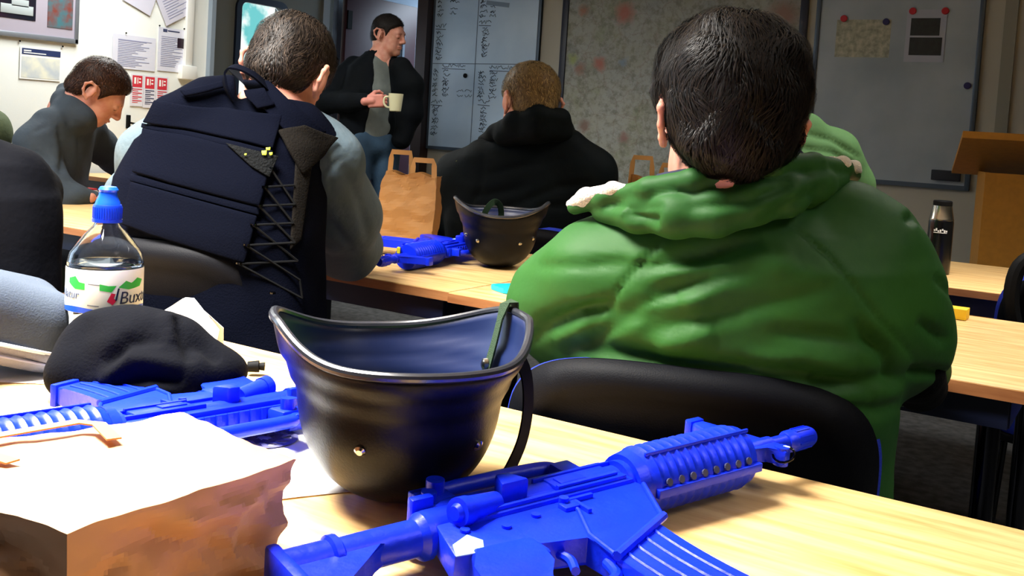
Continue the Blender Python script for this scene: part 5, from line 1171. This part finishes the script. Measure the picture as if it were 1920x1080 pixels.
fs = [f_loft(secsN, LN, FN, 2.3)] + chain([(-1.836, 2.720, 0.995), (-1.923, 2.731, 0.927), (-2.021, 2.790, 0.801), (-2.122, 3.079, 0.760)], [.07, .085, .08, .055]) + chain([(-1.566, 2.798, 1.039), (-1.520, 2.846, 0.967), (-1.532, 2.924, 0.843), (-1.761, 3.156, 0.812)], [.075, .09, .08, .055])
vN = np.array((-1.677, 2.720, 0.921))-CAMC
SN = [([(-1.738, 2.565, 0.951), (-1.631, 2.636, 0.992), (-1.522, 2.706, 1.016)], -.006, .012), ([(-1.760, 2.547, 0.884), (-1.611, 2.643, 0.928)], -.007, .014), ([(-1.687, 2.589, 0.841), (-1.529, 2.696, 0.934), (-1.447, 2.748, 0.948)], -.007, .014), ([(-1.592, 2.651, 0.864), (-1.483, 2.721, 0.880)], -.006, .012), ([(-1.736, 2.571, 1.017), (-1.735, 2.565, 0.919), (-1.757, 2.546, 0.852)], -.005, .01)]
sdfobj('coat', union(fs, .05), np.array((-1.748, 2.845, 0.825))-.52, np.array((-1.748, 2.845, 0.825))+.52, .0095, cm, nm_, lambda v, n: strokes(wrinkle(9, .008, 9.)(v, n), n, SN, vN))
fs = chain([(-1.853, 2.738, 1.060), (-1.774, 2.694, 1.084), (-1.684, 2.659, 1.121), (-1.602, 2.665, 1.143), (-1.566, 2.734, 1.139), (-1.568, 2.802, 1.105)], [.018, .026, .032, .034, .030, .018]) + chain([(-1.789, 2.719, 1.063), (-1.667, 2.715, 1.094), (-1.600, 2.781, 1.096)], [.03, .04, .03]) + chain([(-1.724, 2.666, 1.076), (-1.613, 2.673, 1.103), (-1.561, 2.747, 1.102)], [.032, .040, .032])
sdfobj('coat_collar', union(fs, .02), (-2.2, 2.2, .95), (-1.1, 3.3, 1.25), .0065, cm, nm_, wrinkle(20, .003, 1.))
B().ribbon([(-1.881, 2.644, 0.991), (-1.931, 2.657, 0.967), (-1.988, 2.690, 0.938)], .012, .003, (-.3, -.6, .7)).done('sleeve_piping', mat('olive_yellow_piping', '6a7428', .7), nm_)
legs_seated(nm_, tuple(hN-LN*.10), tuple(hN+LN*.10), FN, mat('dark_work_trousers', '101318', .9), M['black'])

# ============ second man in green, behind the nearest head
hcK = np.array((-0.981, 2.925, 1.291)); RK = head_rot(10, 10, 0)
FK, LK = bearing(12)
neckK = (-0.965, 2.903, 1.178); hK = np.array((-0.934, 2.887, 0.856)); hK[2] = .58
shK = ((-1.086, 2.809, 1.094), (-0.796, 2.991, 1.084)); elK = ((-1.152, 2.931, 0.896), (-0.766, 3.175, 0.909)); wrK = ((-1.205, 3.253, 0.899), (-0.932, 3.425, 0.901))
kman = person('second man in a lighter green jacket, mostly hidden behind the nearest head', hcK, RK, .95, neckK, tuple(hK), shK, elK, wrK, (tuple(hK+FK*.4-LK*.12), tuple(hK+FK*.4+LK*.12)), (tuple(hK+FK*.36-LK*.12-V3(0, 0, .45)), tuple(hK+FK*.36+LK*.12-V3(0, 0, .45))))
hair(kman, hcK, RK, .95, hairmat('brown_hair', '1c120c', '4a3422', .5), .007, [-.13, -.05, -.03, .0, .03, .055, .08, .11], [-.070, -.058, -.035, .012, .014, .01, .055, .075], 0, .013, .0015, seed=4)
gm2 = mat('light_green_jacket', '3a6030', .85, bump=.2, bscale=30)
fs = [f_loft([((-0.934, 2.882, 0.778), .20, .13), ((-0.941, 2.889, 0.933), .21, .135), ((-0.944, 2.895, 1.042), .20, .12), ((-0.948, 2.898, 1.117), .14, .10), ((-0.954, 2.897, 1.163), .085, .08)], LK, FK, 2.4)] + chain([(-0.872, 2.922, 1.117), (-0.795, 2.991, 1.076), (-0.762, 3.066, 0.992), (-0.765, 3.175, 0.892)], [.07, .075, .07, .06]) + chain([(-1.034, 2.819, 1.097), (-1.077, 2.812, 1.063), (-1.144, 2.935, 0.881)], [.06, .07, .06])
fs += chain([(-0.893, 2.877, 1.165), (-0.852, 2.925, 1.149), (-0.818, 2.979, 1.114)], [.03, .028, .02])
vK = np.array((-0.783, 2.941, 1.084))-CAMC
sdfobj('jacket', union(fs, .045), np.array((-0.939, 2.927, 0.948))-.45, np.array((-0.939, 2.927, 0.948))+.45, .009, gm2, kman, lambda v, n: strokes(wrinkle(16, .005, 2.)(v, n), n, [([(-0.850, 2.843, 1.142), (-0.773, 2.891, 1.127), (-0.692, 2.938, 1.075)], -.009, .008), ([(-0.859, 2.834, 1.101), (-0.770, 2.890, 1.092), (-0.703, 2.930, 1.057)], -.008, .008)], vK))
legs_seated(kman, tuple(hK-LK*.10), tuple(hK+LK*.10), FK, mat('green_work_trousers', '27402a', .9), M['black'])

# ============ man looking down by the white wall
hcL = np.array((-3.454, 2.443, 1.136)); RL = head_rot(-40, 36, 0)
FL_, LL_ = bearing(-48)
neckL = (-3.552, 2.399, 1.056); hL = np.array((-3.601, 2.340, 0.663)); hL[2] = .58
shL = ((-3.642, 2.529, 1.008), (-3.499, 2.262, 0.996)); elL = ((-3.719, 2.674, 0.898), (-3.402, 2.238, 0.795)); wrL = ((-3.736, 2.776, 0.818), (-3.305, 2.332, 0.748))
lman = person('man in a grey fleece with short brown hair looking down, by the white wall', hcL, RL, 1.0, neckL, tuple(hL), shL, elL, wrL, (tuple(hL+FL_*.4-LL_*.12), tuple(hL+FL_*.4+LL_*.12)), (tuple(hL+FL_*.36-LL_*.12-V3(0, 0, .45)), tuple(hL+FL_*.36+LL_*.12-V3(0, 0, .45))))
hair(lman, hcL, RL, 1.0, hairmat('short_brown_hair', '1d0f0a', '5a3a28', .5), .009, [-.13, -.05, -.03, -.005, .02, .045, .08, .11], [-.066, -.052, -.030, .012, -.012, .03, .062, .075], 4000, .016, .0018, seed=5, lump=.003, top=.010)
M['eye'] = mat('eye_dark', '2a2320', .25); eyes(lman, hcL, RL, 1.0)
b = B()
for q in (-1, 1): b.tube([to_world(np.array([p]), hcL, RL, 1.)[0] for p in ((q*.018, .098, .020), (q*.032, .094, .026), (q*.046, .084, .020))], [.002, .0032, .0018], 8)
b.done('eyebrows', mat('brown_brow', '2a1810', .8), lman)
lm_ = mat('slate_grey_fleece', '36424d', .9, bump=.2, bscale=60, nscale=6, color2='2c3640')
fs = [f_loft([((-3.592, 2.343, 0.623), .18, .13), ((-3.601, 2.351, 0.808), .19, .135), ((-3.589, 2.367, 0.933), .185, .13), ((-3.569, 2.385, 1.007), .15, .11), ((-3.556, 2.397, 1.060), .085, .085)], LL_, FL_, 2.3)]
fs += chain([(-3.488, 2.270, 1.001), (-3.482, 2.222, 0.936), (-3.391, 2.221, 0.796), (-3.330, 2.257, 0.748), (-3.313, 2.338, 0.743)], [.07, .075, .06, .048, .036]) + chain([(-3.624, 2.516, 1.002), (-3.690, 2.634, 0.921), (-3.749, 2.780, 0.822)], [.07, .065, .045])
fs += chain([(-3.623, 2.420, 1.141), (-3.555, 2.377, 1.100), (-3.481, 2.350, 1.065), (-3.439, 2.375, 1.039), (-3.463, 2.431, 1.032)], [.03, .042, .045, .04, .03])
vL = np.array((-3.469, 2.300, 0.919))-CAMC
sdfobj('fleece', union(fs, .04), np.array((-3.609, 2.418, 0.828))-.5, np.array((-3.612, 2.419, 0.870))+.5, .009, lm_, lman, lambda v, n: strokes(wrinkle(11, .007, 6.)(v, n), n, [([(-3.385, 2.241, 1.011), (-3.361, 2.250, 0.925), (-3.361, 2.243, 0.827)], -.010, .012), ([(-3.317, 2.282, 0.987), (-3.301, 2.285, 0.890)], -.009, .012), ([(-3.460, 2.187, 0.918), (-3.389, 2.228, 0.864), (-3.346, 2.253, 0.848)], -.009, .012), ([(-3.465, 2.188, 0.976), (-3.418, 2.220, 1.008)], -.006, .01)], vL))
hs = hand(None, wrL[1], np.array((-3.336, 2.429, 0.735))-np.array(wrL[1]), (0, 0, 1), 1, (25, 35, 30)); c0 = np.array(wrL[1])
sdfobj('hand', hs, c0-.16, c0+.2, .004, M['skin'], lman)
hs = hand(None, wrL[0], np.array((-3.734, 2.834, 0.800))-np.array(wrL[0]), (0, 0, 1), -1, (25, 35, 30)); c0 = np.array(wrL[0])
sdfobj('hand', hs, c0-.16, c0+.2, .005, M['skin'], lman)
legs_seated(lman, tuple(hL-LL_*.10), tuple(hL+LL_*.10), FL_, mat('grey_trousers', '2a2e34', .9), M['black'])

# ============ standing man with a mug in front of the doorway
hcS = np.array((-4.087, 4.924, 1.634)); RS = head_rot(-78, 8, 0); BS = 39+180+24
FS, LS = bearing(BS)      # facing us, turned a little to our right; LS is his right-hand side direction
neckS = (-4.131, 4.908, 1.480); hS = np.array((-4.142, 4.887, 0.960))
shS = ((-3.986, 4.946, 1.394), (-4.312, 4.860, 1.406)); elS = ((-3.917, 4.974, 1.180), (-4.347, 4.728, 1.196)); wrS = ((-3.934, 4.927, 1.006), (-3.960, 4.618, 1.211))
kS = (tuple(hS+LS*-.10+FS*.03-V3(0, 0, .46)), tuple(hS+LS*.10+FS*.03-V3(0, 0, .46))); tS = tuple((k[0]-FS[0]*.04, k[1]-FS[1]*.04, .09) for k in kS)
sman = person('standing man in an open dark jacket and grey shirt holding a mug by the doorway', hcS, RS, 1.02, neckS, tuple(hS), shS, elS, wrS, kS, tS)
hair(sman, hcS, RS, 1.02, hairmat('cropped_dark_hair', '0d0a0a', '2c221e', .6), .004, [-.13, -.05, -.03, -.005, .02, .045, .08, .11], [-.066, -.052, -.030, .012, -.015, .03, .062, .075], 2500, .008, .002, seed=6, lump=.002, top=.004)
eyes(sman, hcS, RS, 1.02)
b = B()
for q in (-1, 1): b.tube([to_world(np.array([p]), hcS, RS, 1.02)[0] for p in ((q*.018, .098, .020), (q*.032, .094, .026), (q*.046, .084, .020))], [.002, .003, .0018], 8)
b.done('eyebrows', M['black'], sman)
tm = mat('grey_cotton_shirt', '6f7672', .9, bump=.2, bscale=30, nscale=12, color2='5f6663')
fs = [f_loft([((-4.146, 4.881, 0.912), .165, .105), ((-4.144, 4.895, 1.087), .16, .11), ((-4.132, 4.894, 1.287), .175, .12), ((-4.137, 4.900, 1.420), .16, .10), ((-4.136, 4.907, 1.500), .075, .07)], LS, FS, 2.3)]
sdfobj('grey_shirt', union(fs, .04), np.array((-4.137, 4.886, 1.220))-.42, np.array((-4.137, 4.886, 1.220))+.42, .011, tm, sman, wrinkle(10, .010, 3., (1, 1, .7)))
jm2 = mat('dark_navy_jacket', '060b12', .85, bump=.2, bscale=40, nscale=5, color2='04080c', spec=.15)
secsS = [((-4.171, 4.889, 0.918), .20, .13), ((-4.169, 4.903, 1.086), .20, .135), ((-4.150, 4.906, 1.287), .215, .14), ((-4.151, 4.916, 1.427), .185, .12), ((-4.148, 4.925, 1.528), .09, .085)]
jf = union([f_loft(secsS, LS, FS, 2.4)]+chain([(-4.299, 4.869, 1.427), (-4.358, 4.827, 1.342), (-4.383, 4.729, 1.195), (-4.007, 4.635, 1.210)], [.07, .075, .065, .045])+chain([(-3.977, 4.931, 1.432), (-3.923, 4.958, 1.330), (-3.916, 4.974, 1.167), (-3.939, 4.923, 0.992)], [.07, .08, .075, .06]), .04)
c0 = np.array((-4.153, 4.896, 1.502)); c1 = np.array((-4.107, 4.854, 0.855)); op0 = c0+FS*.22; 
opening = f_loft([(tuple(c1+FS*.16+LS*.02), .075, .16), (tuple((c0+c1)/2+FS*.16-LS*.0), .062, .16), (tuple(c0+FS*.14), .035, .15)], LS, FS, 4)
armR = union(chain([(-4.383, 4.729, 1.195), (-4.007, 4.635, 1.210)], [.067, .047]), .01)
def jacketS(p):
    d = smax(jf(p), -opening(p), .02); return smin(d, armR(p), .02)
vS = np.array((-4.130, 4.867, 1.219))-CAMC
sdfobj('open_jacket', jacketS, np.array((-4.143, 4.882, 1.219))-.55, np.array((-4.143, 4.882, 1.219))+.5, .010, jm2, sman, wrinkle(9, .007, 5.))
hs = hand(None, wrS[1], np.array((-3.872, 4.733, 1.227))-np.array(wrS[1]), -vS+V3(0, 0, .9), 1, (38, 45, 30)); c0 = np.array(wrS[1])
sdfobj('hand', hs, c0-.2, c0+.2, .004, M['skinpink'], sman)
jeans = mat('worn_blue_jeans', '33506a', .85, noise=.3, nscale=8, bump=.2, bscale=80)
fs = []
for k in (0, 1): h = hS+LS*(-.09 if k == 0 else .09)-V3(0, 0, .02); fs += [f_caps(h, kS[k], .10, .072), f_caps(kS[k], tS[k], .070, .062)]
fs.append(f_caps(hS-LS*.07, hS+LS*.07, .115, .115)); a = np.array([hS, *kS, *tS]); sdfobj('jeans', union(fs, .03), a.min(0)-.2, a.max(0)+.16, .013, jeans, sman, wrinkle(9, .008, 1.))
for k in (0, 1): b = B(); yaw = math.atan2(FS[1], FS[0]); b.prism(rrect(.29, .105, .045), .003, .09, Matrix.Translation((tS[k][0]+FS[0]*.05, tS[k][1]+FS[1]*.05, 0)) @ Matrix.Rotation(yaw, 4, 'Z'), bev=.014); b.done('shoe', M['black'], sman)
mug = thing('mug', 'cream mug held by the standing man', 'mug', (-3.806, 4.687, 1.161)); b = B(); mg = mat('cream_glaze', 'd9d6b0', .3)
b.lathe([(.030, 0), (.034, .004), (.043, .095), (.0435, .105), (.0405, .105), (.038, .09), (.031, .010), (.005, .008)], 36, cap=False); b.lathe([(.0, 0.0005), (.030, 0)], 36, cap=False); b.done('mug_body', mg, mug)
hd = -_R3; B().tube(cat_rom([(hd.x*.040, hd.y*.040, .085), (hd.x*.064, hd.y*.064, .080), (hd.x*.070, hd.y*.070, .050), (hd.x*.055, hd.y*.055, .026), (hd.x*.034, hd.y*.034, .022)], 5), .006, 10).done('mug_handle', mg, mug)

# ============ person in black at the left edge, and one in olive beyond (both mostly outside the frame)
FA, LA = bearing(20)
hcA = np.array((-2.397, 1.272, 1.106)); RA = head_rot(20, 20, 0); neckA = (-2.351, 1.269, 0.991); hA = np.array((-2.248, 1.276, 0.688)); hA[2] = .58
shA = ((-2.464, 1.216, 0.915), (-2.188, 1.333, 0.941)); elA = ((-2.643, 1.270, 0.769), (-2.281, 1.448, 0.889)); wrA = ((-2.861, 1.485, 0.737), (-2.525, 1.586, 0.831))
aman = person('person in black at the left edge, only one shoulder and arm in view', hcA, RA, 1.0, neckA, tuple(hA), shA, elA, wrA, (tuple(hA+FA*.4-LA*.12), tuple(hA+FA*.4+LA*.12)), (tuple(hA+FA*.36-LA*.12-V3(0, 0, .45)), tuple(hA+FA*.36+LA*.12-V3(0, 0, .45))))
hair(aman, hcA, RA, 1.0, hairmat('black_hair', '0d0a0a', '2c221e', .6), .008, [-.13, -.05, -.03, -.005, .02, .045, .08, .11], [-.066, -.052, -.030, .012, -.015, .03, .062, .075], 0, .008, .002, seed=6)
nvm = mat('black_navy_fleece', '03040a', .9, bump=.2, bscale=60, spec=.1)
fs = [f_loft([((-2.229, 1.285, 0.641), .19, .13), ((-2.236, 1.291, 0.786), .185, .135), ((-2.254, 1.286, 0.882), .19, .13), ((-2.291, 1.280, 0.952), .17, .12), ((-2.331, 1.270, 0.996), .08, .08)], LA, FA, 2.4)]+chain([(-2.218, 1.313, 0.939), (-2.178, 1.337, 0.918), (-2.217, 1.405, 0.883), (-2.450, 1.539, 0.835)], [.068, .070, .058, .045])+chain([(-2.444, 1.229, 0.922), (-2.582, 1.252, 0.803), (-2.861, 1.485, 0.737)], [.075, .07, .05])
sdfobj('fleece', union(fs, .03), np.array((-2.417, 1.355, 0.789))-.55, np.array((-2.417, 1.355, 0.789))+.55, .010, nvm, aman, wrinkle(10, .007, 2.))
legs_seated(aman, tuple(hA-LA*.10), tuple(hA+LA*.10), FA, mat('black_trousers', '0c0d12', .9), M['black'])
FO, LO = bearing(-10)
hcO = np.array((-4.169, 2.233, 1.176)); RO = head_rot(-20, 20, 0); neckO = (-4.141, 2.242, 1.070); hO = np.array((-4.090, 2.246, 0.684)); hO[2] = .58
shO = ((-4.262, 2.160, 0.985), (-4.026, 2.310, 1.003)); elO = ((-4.372, 2.198, 0.838), (-4.074, 2.387, 0.860)); wrO = ((-4.479, 2.364, 0.786), (-4.342, 2.451, 0.796))
oman = person('person in an olive jacket at the very left edge behind the one in black', hcO, RO, 1.0, neckO, tuple(hO), shO, elO, wrO, (tuple(hO+FO*.4-LO*.12), tuple(hO+FO*.4+LO*.12)), (tuple(hO+FO*.36-LO*.12-V3(0, 0, .45)), tuple(hO+FO*.36+LO*.12-V3(0, 0, .45))))
hair(oman, hcO, RO, 1.0, hairmat('brown_hair_dark', '0d0a0a', '2c221e', .6), .008, [-.13, -.05, -.03, -.005, .02, .045, .08, .11], [-.066, -.052, -.030, .012, -.015, .03, .062, .075], 0, .008, .002, seed=6)
fs = [f_loft([((-4.084, 2.245, 0.620), .19, .13), ((-4.108, 2.247, 0.856), .19, .135), ((-4.126, 2.245, 0.984), .18, .12), ((-4.140, 2.242, 1.059), .08, .08)], LO, FO, 2.4)]+chain([(-4.044, 2.299, 1.008), (-4.005, 2.344, 0.962), (-4.082, 2.381, 0.837), (-4.342, 2.451, 0.796)], [.075, .08, .065, .05])+chain([(-4.244, 2.171, 0.993), (-4.372, 2.198, 0.838), (-4.479, 2.364, 0.786)], [.075, .065, .05])
sdfobj('jacket', union(fs, .04), np.array((-4.153, 2.277, 0.831))-.52, np.array((-4.153, 2.277, 0.831))+.52, .012, mat('olive_jacket', '4a5638', .85, bump=.3, bscale=50), oman, wrinkle(10, .007, 2.))
legs_seated(oman, tuple(hO-LO*.10), tuple(hO+LO*.10), FO, mat('olive_trousers', '30351f', .9), M['black'])

# ------------------------------------------------------------------ black fleece garment and grey zipped case on the near table
ft_ = thing('fleece_jacket', 'crumpled black fleece heaped on the near table in front of the bottle', 'fleece', (-.014, .022, .001))
def ellp(p, r, R=None): return f_ell(p, r, R)
blob = [f_ell((-1.092, 0.791, 0.770), (.052, .055, .050)), f_ell((-1.127, 0.794, 0.782), (.034, .05, .038)), f_ell((-1.077, 0.814, 0.786), (.056, .06, .046)), f_ell((-1.036, 0.828, 0.789), (.055, .06, .050)), f_ell((-1.025, 0.798, 0.764), (.075, .05, .035)), f_ell((-0.995, 0.841, 0.772), (.055, .05, .028)), f_ell((-0.980, 0.862, 0.768), (.035, .04, .022)), f_ell((-1.100, 0.762, 0.757), (.03, .05, .035))]
bf = union(blob, .035); tz = .7315
def fleecef(p): return smax(bf(p), tz-p[..., 2], .008)
vF = np.array((-1.006, 0.766, 0.809))-CAMC
SF = [([(-1.036, 0.745, 0.781), (-1.014, 0.761, 0.815), (-0.980, 0.783, 0.823)], -.010, .010), ([(-1.039, 0.741, 0.762), (-1.009, 0.762, 0.790), (-0.956, 0.796, 0.787)], .010, .012), ([(-1.023, 0.751, 0.760), (-0.992, 0.772, 0.775), (-0.954, 0.795, 0.770)], -.012, .009), ([(-0.966, 0.793, 0.850), (-0.955, 0.799, 0.825), (-0.948, 0.801, 0.794)], -.012, .009), ([(-0.978, 0.787, 0.855), (-0.971, 0.790, 0.837), (-0.974, 0.786, 0.817)], .007, .01), ([(-0.951, 0.801, 0.822), (-0.931, 0.813, 0.811), (-0.916, 0.821, 0.796)], -.008, .007), ([(-1.010, 0.764, 0.827), (-0.987, 0.780, 0.836), (-0.974, 0.786, 0.817)], -.006, .012), ([(-1.062, 0.733, 0.843), (-1.065, 0.729, 0.811), (-1.050, 0.735, 0.768)], -.005, .015)]
blackf = mat('black_fleece_cloth', '020309', .95, bump=.2, bscale=260, spec=.1)
sdfobj('fleece_cloth', fleecef, (-1.32, .62, .73), (-.86, 1.12, .90), .0042, blackf, ft_, lambda v, n: strokes(wrinkle(16, .010, 4.)(v, n), n, SF, vF))
tg = Vector((-1.043, 0.983, 0.735)); b = B(); b.tube([tg+Vector((.0, .0, .006)), tg+Vector((.012, .010, .007))], [.0075, .0085], 14); b.tube([tg+Vector((.012, .010, .007)), tg+Vector((.018, .015, .007))], [.005, .006], 12); b.tube(cat_rom([tg, tg+Vector((-.008, -.012, -.001)), tg+Vector((-.004, -.026, .001)), tg+Vector((-.018, -.034, .002)), tg+Vector((-.04, -.03, .004))], 4), .0016, 6); b.done('cord_toggle', M['black'], ft_)
cs = thing('zipped_case', 'grey fabric case with a pale zipped side band beside the water bottle', 'case', (0, 0, 0))
cc = np.array((-1.311, 0.762, 0.800)); ax1 = np.array((-1.282, 0.851, 0.794))-cc; ax1 /= np.linalg.norm(ax1); up_ = V3(.0, -.05, 1); up_ /= np.linalg.norm(up_); ax2 = np.cross(up_, ax1); Rcs = np.stack([ax1, ax2, np.cross(ax1, ax2)], 1)
Rt = Rcs@Ry(14)
body_ = f_box(cc+V3(0, 0, .012), (.112, .085, .056), .045, Rt)
cmg = mat('grey_case_fabric', '3f4753', .9, bump=.2, bscale=400, spec=.15)
sdfobj('case_cover', lambda p: smax(body_(p), -(((p-cc)@Rt)[..., 2]+.012), .004), cc-.17, cc+.17, .0045, cmg, cs, wrinkle(14, .004, 1.))
band = f_box(cc+V3(0, 0, .008), (.114, .087, .056), .045, Rt); cmw = mat('pale_band_fabric', '757889', .8, bump=.3, bscale=500)
sdfobj('side_band', lambda p: smax(smax(band(p), ((p-cc)@Rt)[..., 2]+.010, .004), -(((p-cc)@Rt)[..., 2]+.043), .006), cc-.17, cc+.17, .0045, cmw, cs)
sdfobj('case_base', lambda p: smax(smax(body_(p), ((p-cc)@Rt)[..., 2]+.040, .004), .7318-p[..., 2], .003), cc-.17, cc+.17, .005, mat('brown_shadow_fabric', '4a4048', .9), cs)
def around(z, e, n=60):
    out = []
    for k in range(n):
        a = 2*PI*k/n; x, y = math.cos(a), math.sin(a); l = (abs(x/(.114+e))**4+abs(y/(.087+e))**4)**(-.25); out.append(Vector(cc+V3(0, 0, .008)+Rt@V3(x*l, y*l, z)))
    return out
B().tube(around(-.019, .001), .0028, 8, closed=True).done('piping', mat('white_piping', 'e4e4ea', .6), cs); B().tube(around(-.034, .0), .0018, 8, closed=True).done('zip', mat('grey_zip', '8588a8', .5), cs)
